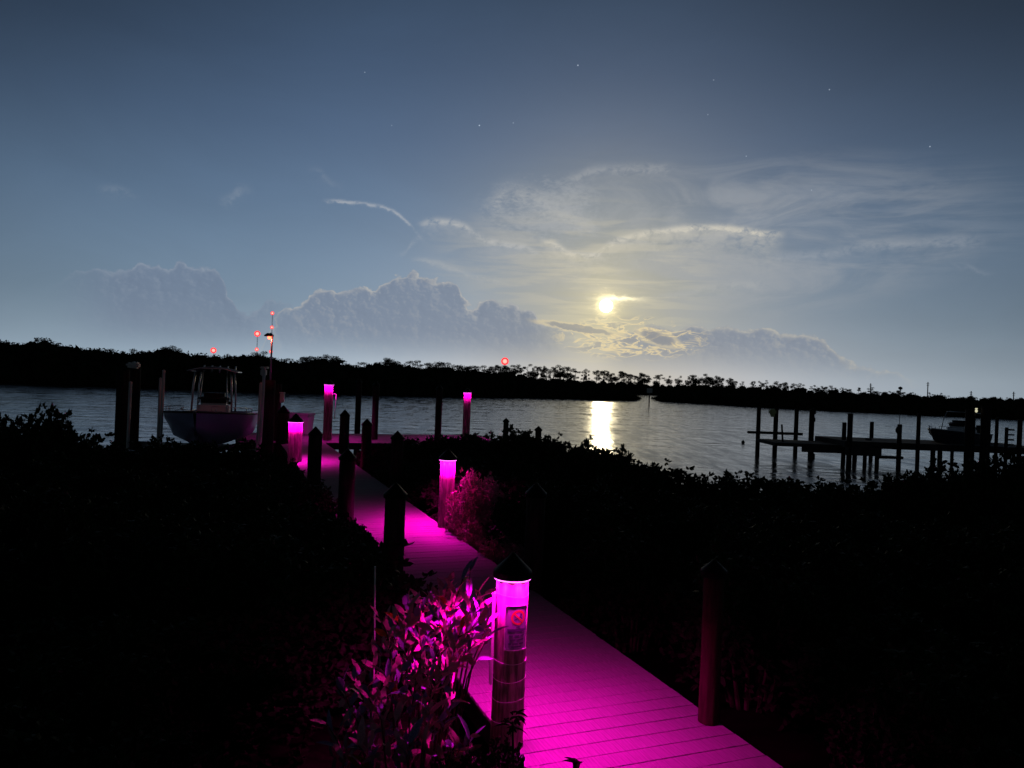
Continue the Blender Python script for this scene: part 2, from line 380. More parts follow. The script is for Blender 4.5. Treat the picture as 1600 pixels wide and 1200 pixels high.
def ball(bm, c, r, s=(1, 1, 1), sub=2):
    q = bmesh.ops.create_icosphere(bm, subdivisions=sub, radius=r)['verts']
    bmesh.ops.scale(bm, vec=s, verts=q); bmesh.ops.translate(bm, vec=c, verts=q)
def BM(): return bmesh.new()

# ------------------------------------------------------------------ setting: water, ground
bm = BM(); box(bm, (0, 2400, WATER - 2.0), (9000, 5200, 4.0)); obj('water', bm, M['water'], kind='structure')
gx = np.linspace(-40, 40, 90); gy = np.linspace(-8, 24, 50); vv = []; ff = []
for j, y in enumerate(gy):
    for i, x in enumerate(gx):
        s = 15.5 + 1.2 * math.sin(x * .45) + (2.0 if x > 6 else 0)
        z = -0.5 + .06 * math.sin(x * 2.1) * math.cos(y * 1.7) - 1.3 * min(1, max(0, (y - s + 3) / 4.5))
        if i in (0, 89) or j in (0,): z = -2
        vv.append((x, y, z))
for j in range(49):
    for i in range(89): a = j * 90 + i; ff.append((a, a + 1, a + 91, a + 90))
link('ground', pymesh('ground', vv, ff, True), M['soil'], kind='structure')

# ------------------------------------------------------------------ boardwalk
PLF, PRF = G(822, 1200), G(1225, 1200)
wd = Vector((ray(356, 584).x, ray(356, 584).y, 0)).normalized()       # walking direction
wn = Vector((wd.y, -wd.x, 0))                                         # to the right
wW = (PRF - PLF).dot(wn); wO = PLF + wn * (wW / 2)                    # centre line origin
wa = math.atan2(wd.y, wd.x)
def W(s, t, z=0.0):            # s along the walk, t to the right of its centre
    p = wO + wd * s + wn * t; return Vector((p.x, p.y, z))
def st(p):
    q = Vector((p[0], p[1], 0)) - Vector((wO.x, wO.y, 0)); return q.dot(wd), q.dot(wn)
S_END = st(G(512, 692))[0]
bw = thing('boardwalk', 'long grey plank boardwalk lit in magenta, running out to the water between the hedges', 'boardwalk', tuple(W(0, 0)), wa)
PITCH = 0.148
bm = BM(); box(bm, (0, 0, -.0125), (PITCH - .004, wW, .025), bev=.0025); me_pl = bpy.data.meshes.new('plank'); bm.to_mesh(me_pl); bm.free(); me_pl.materials.append(M['plank'])
k = 0; s = -1.4
while s < S_END:
    o = bpy.data.objects.new('plank', me_pl); COL.objects.link(o); o.parent = bw
    o.location = (s, random.uniform(-.003, .003), random.uniform(-.0012, .0012)); o.rotation_euler = (random.uniform(-.001, .001), random.uniform(-.006, .006), random.uniform(-.0015, .0015))
    s += PITCH
for t in (-wW / 2 + .06, 0, wW / 2 - .06):
    bm = BM(); box(bm, (S_END / 2 - .7, t, -.125), (S_END + 1.4, .05, .19)); obj('joist', bm, M['joist'], bw)

# dock head (T platform)
p0 = st(G(436, 690)); p1 = st(P(770, 690, 29.5))
tL, tR = -2.1, p1[1]
dk = thing('dock_platform', 'wide dock platform at the water end of the boardwalk, washed in magenta', 'dock', tuple(W(S_END + .03, 0)), wa)
nb = int(4.4 / PITCH); bm = BM(); box(bm, (0, 0, -.0125), (PITCH - .008, tR - tL, .025)); me_dp = bpy.data.meshes.new('plank'); bm.to_mesh(me_dp); bm.free(); me_dp.materials.append(M['plank'])
for i in range(nb):
    o = bpy.data.objects.new('plank', me_dp); COL.objects.link(o); o.parent = dk; o.location = (PITCH * (i + .5), -(tL + tR) / 2, 0)
for xx in (.05, 4.35):
    bm = BM(); box(bm, (xx, -(tL + tR) / 2, -.13), (.06, tR - tL, .2)); obj('joist', bm, M['joist'], dk)
for yy in np.linspace(tL + .3, tR - .3, 5):
    bm = BM(); box(bm, (2.2, -yy, -.19), (4.1, .07, .14)); obj('joist', bm, M['joist'], dk)

# ------------------------------------------------------------------ pilings
def pile_bm(r, z0, z1, seed=0):
    bm = BM(); n = 9; pr = []
    for i in range(n + 1):
        z = z0 + (z1 - z0) * i / n; pr.append((r * (1.04 - .06 * i / n) * (1 + .012 * math.sin(seed * 3 + i * 1.9)), z))
    lathe(bm, pr, 20, .012); return bm
LAMPCOL = (1.0, .0006, .60)
def piling(px, py, label, r=.108, top=1.01, lamp=0.0, foot=-1.6, zdeck=0.0, cap=True, group=None, Y=None, dark=False, capr=1.2, rzc=0.0, m=None):
    p = G(px, py, zdeck) if Y is None else P(px, 600, Y)
    t = thing('piling', label, 'piling', (p.x, p.y, 0), rzc, group)
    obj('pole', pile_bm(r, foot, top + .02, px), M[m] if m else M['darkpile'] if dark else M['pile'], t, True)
    if cap:
        bm = BM(); e = r * capr; h = .115 * (r / .108)
        lathe(bm, [(r * 1.01, top + .030), (e, top + .022), (e, top + .058), (e * .97, top + .064), (e * .5, top + .064 + h * .5), (.004, top + .064 + h)], 24)
        obj('cap', bm, M['cap'], t)
    if lamp:
        bm = BM(); n = 28; r0, r1 = r * 1.03, r * 1.12; z = top + .012
        a = []
        for zz in (z, z + .008):
            for rr in (r0, r1):
                a.append([bm.verts.new((rr * math.cos(6.28318 * k / n), rr * math.sin(6.28318 * k / n), zz)) for k in range(n)])
        for (q1, q2) in ((0, 1), (1, 3), (3, 2), (2, 0)):
            for k in range(n): bm.faces.new((a[q1][k], a[q1][(k + 1) % n], a[q2][(k + 1) % n], a[q2][k]))
        bmesh.ops.recalc_face_normals(bm, faces=bm.faces[:])
        obj('light_ring', bm, M['led'], t)
        for k in range(8):
            L = bpy.data.lights.new('led', 'SPOT'); L.spot_size = R(156); L.spot_blend = .85; L.energy = lamp / 8; L.color = LAMPCOL; L.shadow_soft_size = .014
            lo = bpy.data.objects.new('led', L); COL.objects.link(lo); lo.parent = t
            an = 6.28318 * (k + .5) / 8; lo.location = (r * 1.23 * math.cos(an), r * 1.23 * math.sin(an), top + .002)
    return t
LP = 400.0
L1 = piling(791, 1163, 'lit piling in the foreground with a no entry style notice plate under its magenta lamp', .100, 1.005, LP * .88, capr=1.19)
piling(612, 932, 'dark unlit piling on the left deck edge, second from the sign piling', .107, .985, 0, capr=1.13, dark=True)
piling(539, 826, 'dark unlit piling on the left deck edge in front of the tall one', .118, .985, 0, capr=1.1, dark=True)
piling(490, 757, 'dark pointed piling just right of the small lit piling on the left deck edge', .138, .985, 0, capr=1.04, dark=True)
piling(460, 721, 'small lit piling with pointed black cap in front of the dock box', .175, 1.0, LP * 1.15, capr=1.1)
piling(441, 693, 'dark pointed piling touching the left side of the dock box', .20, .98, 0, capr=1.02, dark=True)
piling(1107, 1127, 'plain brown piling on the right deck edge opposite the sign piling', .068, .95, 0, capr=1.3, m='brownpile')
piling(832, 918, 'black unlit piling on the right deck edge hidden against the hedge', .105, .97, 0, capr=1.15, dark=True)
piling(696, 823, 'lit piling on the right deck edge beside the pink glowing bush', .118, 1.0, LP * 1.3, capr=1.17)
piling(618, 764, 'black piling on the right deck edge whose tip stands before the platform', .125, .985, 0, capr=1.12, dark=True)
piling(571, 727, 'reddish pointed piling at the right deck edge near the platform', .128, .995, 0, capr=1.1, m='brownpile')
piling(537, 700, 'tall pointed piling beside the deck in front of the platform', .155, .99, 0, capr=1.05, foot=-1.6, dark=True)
LT = piling(511, 688, 'tall lit piling at the corner where the boardwalk meets the platform', .155, 1.93, LP * .55, capr=1.12)
piling(561, 600, 'thin dark piling behind the platform, left of its close neighbour', .125, 2.0, 0, Y=31.8, foot=-2, capr=1.05, dark=True)
piling(588, 600, 'thin dark piling at the platform front, just right of its neighbour', .12, 1.95, 0, Y=27.0, foot=-2, capr=1.05, dark=True)
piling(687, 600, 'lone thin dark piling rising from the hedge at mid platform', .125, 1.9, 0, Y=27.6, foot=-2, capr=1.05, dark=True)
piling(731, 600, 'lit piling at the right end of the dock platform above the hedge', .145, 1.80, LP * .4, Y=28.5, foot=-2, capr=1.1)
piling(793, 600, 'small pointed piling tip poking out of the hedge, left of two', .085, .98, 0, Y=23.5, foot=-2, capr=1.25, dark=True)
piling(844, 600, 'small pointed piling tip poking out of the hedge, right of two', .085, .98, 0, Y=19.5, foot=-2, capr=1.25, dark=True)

# notice plate wrapped on the foreground piling
def wrap(x, z, off, rr=.1015, a0=R(-90 + 20)):
    a = a0 + x / rr; return ((rr + off) * math.cos(a), (rr + off) * math.sin(a), z)
def wrapped(poly_pts, off, name, m, parent, thick=.002, nx=10):
    """grid-filled rectangle(s) bent round the pile: poly_pts = list of (x0,x1,z0,z1)"""
    V, Fc = [], []
    for (x0, x1, z0, z1) in poly_pts:
        b = len(V); n = max(1, int(nx))
        for i in range(n + 1):
            x = x0 + (x1 - x0) * i / n
            V += [wrap(x, z0, off), wrap(x, z1, off), wrap(x, z0, off + thick), wrap(x, z1, off + thick)]
        for i in range(n):
            q = b + 4 * i; r_ = q + 4
            Fc += [(q + 2, r_ + 2, r_ + 3, q + 3), (q, q + 1, r_ + 1, r_), (q + 1, q + 3, r_ + 3, r_ + 1), (q, r_, r_ + 2, q + 2)]
        q = b + 4 * n; Fc += [(b, b + 2, b + 3, b + 1), (q, q + 1, q + 3, q + 2)]
    return link(name, pymesh(name, V, Fc), m, parent)
zc = .745
sg = wrapped([(-.072, .072, zc - .135, zc + .135)], .001, 'notice_plate', M['sign'], L1, .003)
wrapped([(-.072, .072, zc + .131, zc + .135), (-.072, .072, zc - .135, zc - .131), (-.072, -.068, zc - .131, zc + .131), (.068, .072, zc - .131, zc + .131)], .0042, 'plate_rim', M['pvc'], sg, .003)
def wrapped_ring(cx_, cz, r0, r1, a0=0, a1=6.28318, n=36, off=.0045):
    V, Fc = [], []
    for i in range(n + 1):
        a = a0 + (a1 - a0) * i / n
        for rr in (r0, r1): V.append(wrap(cx_ + rr * math.cos(a), cz + rr * math.sin(a), off))
    for i in range(n): q = 2 * i; Fc.append((q, q + 1, q + 3, q + 2))
    return V, Fc
V, Fc = wrapped_ring(.008, zc + .062, .033, .044)
def addpoly(V, Fc, pts, off):
    b = len(V); V += [wrap(x, z, off) for x, z in pts]; Fc.append(tuple(range(b, b + len(pts))))
c0 = (.008, zc + .062)
for i in range(6):
    t0, t1 = -.034 + .068 * i / 6, -.034 + .068 * (i + 1) / 6
    d = .7071; wv = .0045
    addpoly(V, Fc, [(c0[0] + t0 * d + wv * d, c0[1] - t0 * d + wv * d), (c0[0] + t0 * d - wv * d, c0[1] - t0 * d - wv * d), (c0[0] + t1 * d - wv * d, c0[1] - t1 * d - wv * d), (c0[0] + t1 * d + wv * d, c0[1] - t1 * d + wv * d)], .0052)
link('prohibition_mark', pymesh('prohibition_mark', V, Fc), M['signred'], sg)
V, Fc = [], []
def disc(cx_, cz, r): addpoly(V, Fc, [(cx_ + r * math.cos(6.283 * k / 12), cz + r * math.sin(6.283 * k / 12)) for k in range(12)], .0047)
disc(c0[0] + .016, c0[1] + .015, .0065)
addpoly(V, Fc, [(c0[0] + .014, c0[1] + .008), (c0[0] + .020, c0[1] + .002), (c0[0] - .008, c0[1] - .012), (c0[0] - .014, c0[1] - .004)], .0047)
addpoly(V, Fc, [(c0[0] - .008, c0[1] - .006), (c0[0] - .010, c0[1] - .013), (c0[0] - .026, c0[1] - .016), (c0[0] - .024, c0[1] - .010)], .0047)
addpoly(V, Fc, [(c0[0] + .018, c0[1] + .004), (c0[0] + .026, c0[1] - .008), (c0[0] + .022, c0[1] - .010), (c0[0] + .014, c0[1] + .000)], .0047)
link('figure', pymesh('figure', V, Fc), M['signdark'], sg)
lines = [(-.055, .060, zc - .022, zc - .006)]
for zz, pieces in ((-.046, [(-.045, -.020), (-.014, .018), (.024, .050)]), (-.070, [(-.040, -.006), (.000, .046)]), (-.094, [(-.048, -.030), (-.024, .010), (.016, .048)]), (-.112, [(-.030, .030)])):
    for x0, x1 in pieces: lines.append((x0, x1, zc + zz - .0035, zc + zz + .0035))
lines += [(-.004, .022, zc + .003, zc + .010)]
wrapped(lines, .0042, 'print_lines', M['signdark'], sg, .0006, 10)
for (x, z) in ((-.064, .127), (.064, .127), (-.064, -.127), (.064, -.127)):
    bm = BM(); ball(bm, wrap(x, zc + z, .006), .005, sub=1); obj('screw', bm, M['metal'], sg, True)
for i, z in enumerate((.93, .53, .42, .30, .17)):       # tight wrap bands on the pile
    bm = BM(); n = 24; pts = [(.1025 * math.cos(6.2832 * k / n), .1025 * math.sin(6.2832 * k / n), z + .006 * math.sin(k * .52 + i)) for k in range(n + 1)]
    tube(bm, pts, .0016, 5); obj('wrap_band', bm, M['pvc'], L1, True)
# small bracket box on the piling's left side
bm = BM(); box(bm, (-.110, -.03, .66), (.022, .06, .56), bev=.006); obj('conduit_cover', bm, M['pvc'], L1)

# rope and hook at the tall lit piling
bm = BM(); b0 = LT.location + Vector((.15, -.02, 1.62))
tube(bm, [b0, b0 + Vector((.07, -.02, .03)), b0 + Vector((.12, -.02, .0))], .012, 6)
tube(bm, [b0 + Vector((.12, -.02, .02)), b0 + Vector((.115, -.02, -.2)), b0 + Vector((.10, -.02, -.55)), b0 + Vector((.09, -.02, -.85))], .012, 6)
tag(obj('rope', bm, M['pvc'], None, True), 'pale mooring line hanging from a hook on the tall lit piling', 'rope')

# dock box
bxp = P(467, 690, 28.3); bx = thing('dock_box', 'large white dock storage box glowing magenta behind the small lit piling', 'dock box', (bxp.x, bxp.y, 0), R(-8))
bm = BM(); box(bm, (0, 0, .36), (.93, .62, .70), bev=.02)
for v in bm.verts:
    if v.co.z < .1: v.co.x *= .88; v.co.y *= .85
obj('body', bm, M['box'], bx)
bm = BM(); box(bm, (0, 0, .765), (.99, .68, .10), bev=.025); obj('lid', bm, M['box'], bx)

# ------------------------------------------------------------------ boats
def make_boat(loc, rz, label, hullmat, L=6.8, beam=2.5, ttop=True, scale=1.0):
    t = thing('motor_boat', label, 'boat', loc, rz)
    ns = 16; st_ = []
    for i in range(ns + 1):
        q = i / ns; x = L * q - L / 2
        hb = beam / 2 * (1.0 if q < .5 else max(.03, (1 - ((q - .5) / .5) ** 2.6))) * (.94 + .06 * min(1, q * 4))
        ch = hb * (.86 - .30 * max(0, q - .35)) * (1 if q < .6 else max(.02, 1 - ((q - .6) / .4) ** 1.6))
        zs = .98 + .28 * q ** 1.6; zc_ = .34 + .42 * max(0, q - .45) ** 1.5 * 1.8; zk = .0 + .95 * max(0, (q - .62) / .38) ** 2.2
        if q > .97: x -= .03
        st_.append((x, hb, ch, zs, zc_, zk))
    bm = BM(); rows = []
    for (x, hb, ch, zs, zc_, zk) in st_:
        rake = max(0, x / (L / 2)) ** 3 * .55
        pr = [(0, zk), (ch * .5, zk + (zc_ - zk) * .42), (ch, zc_), (ch * .6 + hb * .4, zc_ + (zs - zc_) * .35), (hb * .93 + ch * .07, zc_ + (zs - zc_) * .75), (hb, zs)]
        row = []
        for sgn_ in (-1, 1):
            for (y, z) in (reversed(pr) if sgn_ < 0 else pr[1:]):
                row.append(bm.verts.new((x + rake * (z / 1.2 - .55), sgn_ * y, z)))
        rows.append(row)
    for a, b in zip(rows, rows[1:]):
        for k in range(len(a) - 1): bm.faces.new((a[k], a[k + 1], b[k + 1], b[k]))
    bm.faces.new(rows[0]); bmesh.ops.recalc_face_normals(bm, faces=bm.faces[:])
    obj('hull', bm, hullmat, t, True)
    bm = BM(); tops = [(r[0].co.copy(), r[-1].co.copy()) for r in rows] if False else None
    # deck liner a little under the sheer
    V, Fc = [], []
    for (x, hb, ch, zs, zc_, zk) in st_:
        rake = max(0, x / (L / 2)) ** 3 * .55; xx = x + rake * (zs / 1.2 - .55); i_ = hb * .80
        zi = zs - .30 if x < L * .28 else zs - .05
        V += [(xx, -hb * 1.0, zs + .012), (xx, -i_, zs + .02), (xx, -i_ * .98, zi), (xx, i_ * .98, zi), (xx, i_, zs + .02), (xx, hb * 1.0, zs + .012)]
    for i in range(ns):
        for k in range(5): a = 6 * i + k; Fc.append((a, a + 1, a + 7, a + 6))
    link('deck', pymesh('deck', V, Fc), M['white'], t)
    for sd in (-1, 1):
        bm = BM(); pts = []
        for (x, hb, ch, zs, zc_, zk) in st_:
            rake = max(0, x / (L / 2)) ** 3 * .55; pts.append((x + rake * (zs / 1.2 - .55), sd * (hb + .012), zs - .01))
        tube(bm, pts, .032, 6); obj('rub_rail', bm, M['black'] if ttop else M['white'], t, True)
        bm = BM(); pts = [(p[0], p[1] * .93, p[2] + .17) for p in pts[9:-1]]
        tube(bm, pts, .013, 6)
        for p in pts[::2]: tube(bm, [(p[0], p[1], p[2] - .17), p], .011, 5)
        obj('bow_rail', bm, M['metal'], t, True)
    bm = BM(); box(bm, (-.35, 0, 1.02), (.95, .95, .75), bev=.09)
    for v in bm.verts:
        if v.co.z > 1.2 and v.co.x > -.3: v.co.x -= .22
    obj('console', bm, M['white'], t)
    bm = BM(); box(bm, (-.25, 0, 1.53), (.55, 1.0, .32), bev=.12)
    for v in bm.verts:
        if v.co.z > 1.5: v.co.x -= .20; v.co.y *= .82
    obj('windscreen', bm, M['black'], t, True)
    bm = BM(); box(bm, (-1.25, 0, .98), (.5, .9, .55), bev=.07); obj('seat', bm, M['white'], t)
    bm = BM(); box(bm, (1.35, 0, 1.02), (.9, .95, .28), bev=.07); obj('bow_cushion', bm, M['canvas'], t)
    if ttop:
        for sx_ in (.15, -1.05):
            for sd in (-1, 1):
                bm = BM(); tube(bm, [(sx_ + .06, sd * .60, .9), (sx_, sd * .57, 1.9), (sx_ - .04, sd * .52, 2.36)], .030 if sx_ > 0 else .024, 8); obj('leg', bm, M['metal'], t, True)
        for sd in (-1, 1):
            bm = BM(); tube(bm, [(-.15, sd * .43, 1.35), (-.22, sd * .40, 1.6), (-.35, sd * .36, 2.34)], .016, 6); obj('brace', bm, M['metal'], t, True)
        bm = BM(); nx_, ny = 8, 8; V = []; Fc = []
        for i in range(nx_ + 1):
            for j in range(ny + 1):
                a, b = i / nx_ * 2 - 1, j / ny * 2 - 1
                V.append((-.45 + a * 1.0, b * .69, 2.40 + .11 * (1 - b * b) + .03 * (1 - a * a)))
        n1 = len(V); V += [(x, y, z - .045) for x, y, z in V]
        for i in range(nx_):
            for j in range(ny):
                a = i * (ny + 1) + j; Fc.append((a, a + ny + 1, a + ny + 2, a + 1)); Fc.append((n1 + a, n1 + a + 1, n1 + a + ny + 2, n1 + a + ny + 1))
        for i in range(nx_):
            for j in (0, ny): a = i * (ny + 1) + j; Fc.append((a, a + ny + 1, a + ny + 1 + n1, a + n1))
        for j in range(ny):
            for i in (0, nx_): a = i * (ny + 1) + j; Fc.append((a, a + 1, a + 1 + n1, a + n1))
        link('canopy', pymesh('canopy', V, Fc), M['canvas'], t); bm.free()
        bm = BM(); tube(bm, [(.56, -.70, 2.38), (.58, -.35, 2.47), (.58, .35, 2.47), (.56, .70, 2.38)], .02, 6); tube(bm, [(.56, -.70, 2.38), (-1.46, -.70, 2.38)], .02, 6); tube(bm, [(.56, .70, 2.38), (-1.46, .70, 2.38)], .02, 6); obj('canopy_frame', bm, M['metal'], t, True)
        for k in range(5):
            bm = BM(); tube(bm, [(-1.45, -.5 + .25 * k, 2.36), (-1.62, -.5 + .25 * k, 2.58)], .022, 6); obj('rod_holder', bm, M['metal'], t, True)
    else:
        for sd in (-1, 1):
            bm = BM(); tube(bm, [(.1, sd * .7, .95), (-.1, sd * .68, 1.7), (-.3, sd * .6, 2.15)], .022, 6); obj('leg', bm, M['metal'], t, True)
        bm = BM(); tube(bm, [(-.3, -.6, 2.15), (-.3, .6, 2.15)], .022, 6); tube(bm, [(-.3, .6, 2.15), (-1.4, .6, 2.1)], .022, 6); obj('top_bar', bm, M['metal'], t, True)
    mt = BM(); box(mt, (-L / 2 - .35, 0, 1.15), (.5, .42, .55), bev=.12); box(mt, (-L / 2 - .33, 0, .5), (.22, .16, .9), bev=.03); box(mt, (-L / 2 - .40, 0, .02), (.55, .12, .14), bev=.03)
    obj('outboard', mt, M['black'], t, True)
    for (x, y, z) in ((L / 2 - .5, -.45, 1.30), (L / 2 - .5, .45, 1.30)):
        bm = BM(); ball(bm, (x, y, z), .035, sub=2); obj('cleat_light', bm, M['white'], t, True)
    t.scale = (scale,) * 3
    return t
bp_ = P(330, 690, 23.5)
boat = make_boat((bp_.x, bp_.y, -.12), R(-90 + 15), 'dark hulled centre console motor boat with open canopy raised on a lift', M['hull'], beam=2.62)
# lift of the near boat
def simple_pile(t, p, r, z0, z1, m='darkpile'):
    bm = pile_bm(r, z0, z1, p[0]); o = obj('pile', bm, M[m], t, True); o.location = (p[0] - t.location.x, p[1] - t.location.y, 0); return o
lf = thing('boat_lift', 'heavy dark piles and beams of the lift under the near motor boat', 'boat lift', (bp_.x, bp_.y, 0))
for (u, Y, r, vt) in ((193, 21.5, .175, 578), (212, 24.5, .17, 574), (420, 22.0, .20, 594), (432, 25.0, .18, 600), (408, 23.0, .06, 598)):
    q = P(u, vt, Y); simple_pile(lf, q, r, -2, q.z)
for Y in (21.9, 24.9):
    a, b = P(200, 600, Y), P(424, 600, Y); bm = BM()
    ce = (a + b) / 2 - Vector(lf.location); box(bm, (ce.x, ce.y, -.28), ((b - a).length, .14, .2)); obj('beam', bm, M['metal'], lf)
for dx in (-.6, .6):
    bm = BM(); box(bm, (dx, 0, -.13), (.16, 4.2, .12)); obj('bunk', bm, M['canvas'], lf)
q = P(208, 571, 21.3); bm = BM(); box(bm, (0, 0, 0), (.34, .30, .15), bev=.05); box(bm, (.06, 0, .05), (.22, .26, .12), bev=.04)
mc = obj('motor_cover', bm, M['pvc'], lf); mc.location = q - Vector(lf.location); mc.rotation_euler = (0, .1, .2)
for i, (u0, v0, u1, v1, Y, lab) in enumerate(((204, 598, 199, 700, 21.1, 'pale guide pole standing before the left lift piles'), (256, 580, 250, 700, 21.4, 'pale guide pole just left of the boat, right of its twin'),
                                        (251, 592, 246, 700, 21.9, 'pale guide pole just left of the boat, left of its twin'), (413, 577, 405, 700, 21.0, 'tall pale guide pole right of the boat beside the thick piles'),
                                        (408, 600, 400, 700, 21.5, 'shorter guide pole close to the right side of the boat'))):
    a, b = P(u0, v0, Y), P(u1, v1, Y); b.z = -1.4; bm = BM(); tube(bm, [b, (a + b) / 2, a], .045, 8); ball(bm, a, .05, sub=1)
    tag(obj('guide_pole', bm, M['pvc'], None, True), lab, 'pole')
q = P(412, 582, 21.2); bm = BM(); box(bm, tuple(q), (.16, .16, .2), bev=.03); box(bm, tuple(q + Vector((.02, 0, .14))), (.22, .2, .06), bev=.02)
tag(obj('lift_gear_box', bm, M['pvc']), 'small pale gear box on top of the pole right of the boat', 'gear box')
q = P(441, 622, 24.0); bm = BM(); box(bm, tuple(q), (.13, .12, .30), bev=.02); box(bm, tuple(q + Vector((0, .0, .17))), (.16, .15, .04), bev=.01)
tag(obj('power_box', bm, M['box']), 'small reddish power box on the thick pile by the dock box', 'power box')
# gooseneck lamp pole
Yl = 22.0; b = P(422, 600, Yl); a = P(425, 530, Yl); c1 = P(426.5, 524, Yl); c2 = P(423, 521, Yl); c3 = P(417, 522, Yl); b.z = .9
lt = thing('lamp_post', 'thin gooseneck lamp post with a red lamp over the boat lift', 'lamp post', tuple(b))
bm = BM(); tube(bm, [p - b for p in (b, a, c1, c2, c3)], .028, 8); obj('pole', bm, M['metal'], lt, True)
bm = BM(); prf = [(.03, .05), (.11, -.01), (.12, -.04), (.10, -.05)]; lathe(bm, prf, 16); o = obj('lamp_shade', bm, M['cap'], lt, True); o.location = P(419, 523, Yl) - b
bm = BM(); ball(bm, (0, 0, 0), .055, sub=2); o = obj('bulb', bm, M['redbulb'], lt, True); o.location = P(421, 527.5, Yl) - b
L = bpy.data.lights.new('red_lamp', 'POINT'); L.energy = 13; L.color = (1, .10, .06); L.shadow_soft_size = .05
lo = bpy.data.objects.new('red_lamp', L); COL.objects.link(lo); lo.parent = lt; lo.location = P(419, 531, Yl - .1) - b

# ------------------------------------------------------------------ neighbour's dock on the right
nd = thing('neighbour_dock', 'neighbour dock with two levels standing over the water at the right', 'dock', (19, 34, 0))
def nbox(name, u0, u1, v, Y0, Y1, th, m='joist'):
    a, b = P(u0, v, Y0), P(u1, v + (u1 - u0) * .038, Y0); z = (a.z + b.z) / 2
    bm = BM(); box(bm, ((a.x + b.x) / 2 - 19, (Y0 + Y1) / 2 - 34, z - th / 2), (b.x - a.x, Y1 - Y0, th), bev=.01); return obj(name, bm, M[m], nd)
nbox('low_platform', 1211, 1321, 691.5, 34, 36.5, .16); nbox('beam', 1255, 1324, 697.5, 34.1, 34.3, .26)
nbox('upper_platform', 1321, 1640, 689, 33.6, 37, .30); nbox('fascia', 1324, 1378, 699, 33.3, 33.55, .36); nbox('cross_beam', 1372, 1412, 712, 34.0, 34.2, .13)
for i, (u, vt, w_, Y, dv) in enumerate(((1319.5, 660, 6.5, 34.5, 0), (1329, 646, 8, 33.4, 0), (1362.5, 659, 6, 37.2, 0), (1406, 663, 7, 33.4, 0), (1436, 645, 6, 33.2, 0),
                             (1336, 697, 7, 36, 0), (1352, 697, 6, 34, 0), (1371, 697, 6.5, 33.5, 0), (1458, 697, 7, 34, 0), (1469, 698, 7, 36, 0), (1488, 697, 5, 36.5, 0))):
    q = P(u, vt, Y); r = w_ / 2 * Y / F; bm = pile_bm(r, -2.2, q.z, i); o = obj('pile', bm, M['darkpile'], nd, True); o.location = (q.x - 19, q.y - 34, 0)
q = P(1357, 688, 35); bm = BM(); box(bm, (q.x - 19, 1, q.z), (.25, .2, .22), bev=.03); obj('cleat_block', bm, M['black'], nd)
q = P(1403, 672, 33.3); bm = BM(); ball(bm, (q.x - 19, -.75, q.z), .13, (1, 1, 1.4)); obj('dock_fender', bm, M['black'], nd, True)
def rpile(u, vt, w_, Y, label):
    q = P(u, vt, Y); t = thing('piling', label, 'piling', (q.x, q.y, 0)); obj('pole', pile_bm(w_ / 2 * Y / F, -2.2, q.z, u), M['darkpile'], t, True); return t, q
rpile(1186, 636, 6.5, 37, 'leftmost tall dark piling of the three crossed by a beam')
tm, q = rpile(1213, 636, 7, 37, 'middle tall dark piling of the crossed three, with a pale motor cover')
bm = BM(); box(bm, (-.22, -.1, q.z - .25), (.34, .3, .30), bev=.07); box(bm, (-.20, -.1, q.z - .44), (.22, .22, .12), bev=.04); obj('motor_cover', bm, M['yellow'], tm)
rpile(1245, 638, 6.5, 37.5, 'rightmost tall dark piling of the three crossed by a beam')
t4, q = rpile(1269, 640, 8, 36.8, 'knobbly tall dark piling just right of the crossed three')
for z, rr in ((q.z - .1, .17), (q.z - .5, .15), (-.45, .19), (-.8, .2)):
    bm = BM(); ball(bm, (.05, -.03, z), rr, (.9, .9, 1.2), 1); obj('knob', bm, M['darkpile'], t4, True)
a, b = P(1168, 675.5, 36.7), P(1254, 678, 36.7); bm = BM(); box(bm, tuple((a + b) / 2), ((b - a).length, .12, .13), bev=.01)
tag(obj('lift_beam', bm, M['joist']), 'long dark horizontal beam crossing three pilings over the water', 'beam')
a, b = P(1221.5, 663, 35), P(1223, 692, 35); bm = BM(); tube(bm, [b, a], .045, 7); tag(obj('mooring_stake', bm, M['darkpile'], None, True), 'short thin stake standing on the low platform end', 'stake')
a, b = P(1406, 637, 33.4), P(1405.5, 664, 33.4); bm = BM(); tube(bm, [b, a], .014, 5); tag(obj('whip_antenna', bm, M['black'], None, True), 'hair thin rod above a short neighbour dock pile', 'rod')
q = G(1161, 693, WATER); bm = BM(); ball(bm, (q.x, q.y, WATER + .08), .11, sub=2); ball(bm, (q.x, q.y, WATER + .2), .03, sub=1)
tag(obj('mooring_buoy', bm, M['black'], None, True), 'small dark round buoy floating left of the crossed pilings', 'buoy')
nbp = P(1492, 690, 36.0)
b2 = make_boat((nbp.x + .1, 36.2, -.25), R(212), 'pale open motor boat side-on at the neighbour dock on the right', M['canvas'], L=4.4, beam=1.9, ttop=False, scale=.9)
for (u, vt, w_, Y, lab) in ((1516, 640, 13, 33.0, 'thick dark piling right behind the side-on boat'), (1541, 634, 14, 32.8, 'thickest dark piling right of the side-on boat'),
                            (1558, 652, 5, 33, 'thin dark piling right of the thickest piling'), (1573, 668, 5, 33, 'short dark piling with rungs near the right frame edge'), (1594, 655, 7, 33, 'rightmost dark piling at the edge of the picture')):
    t, q = rpile(u, vt, w_, Y, lab)
    if u == 1573:
        for k in range(4):
            bm = BM(); box(bm, (.15, -.02, q.z - .1 - .22 * k), (.36, .07, .07), bev=.01); obj('rung', bm, M['darkpile'], t)
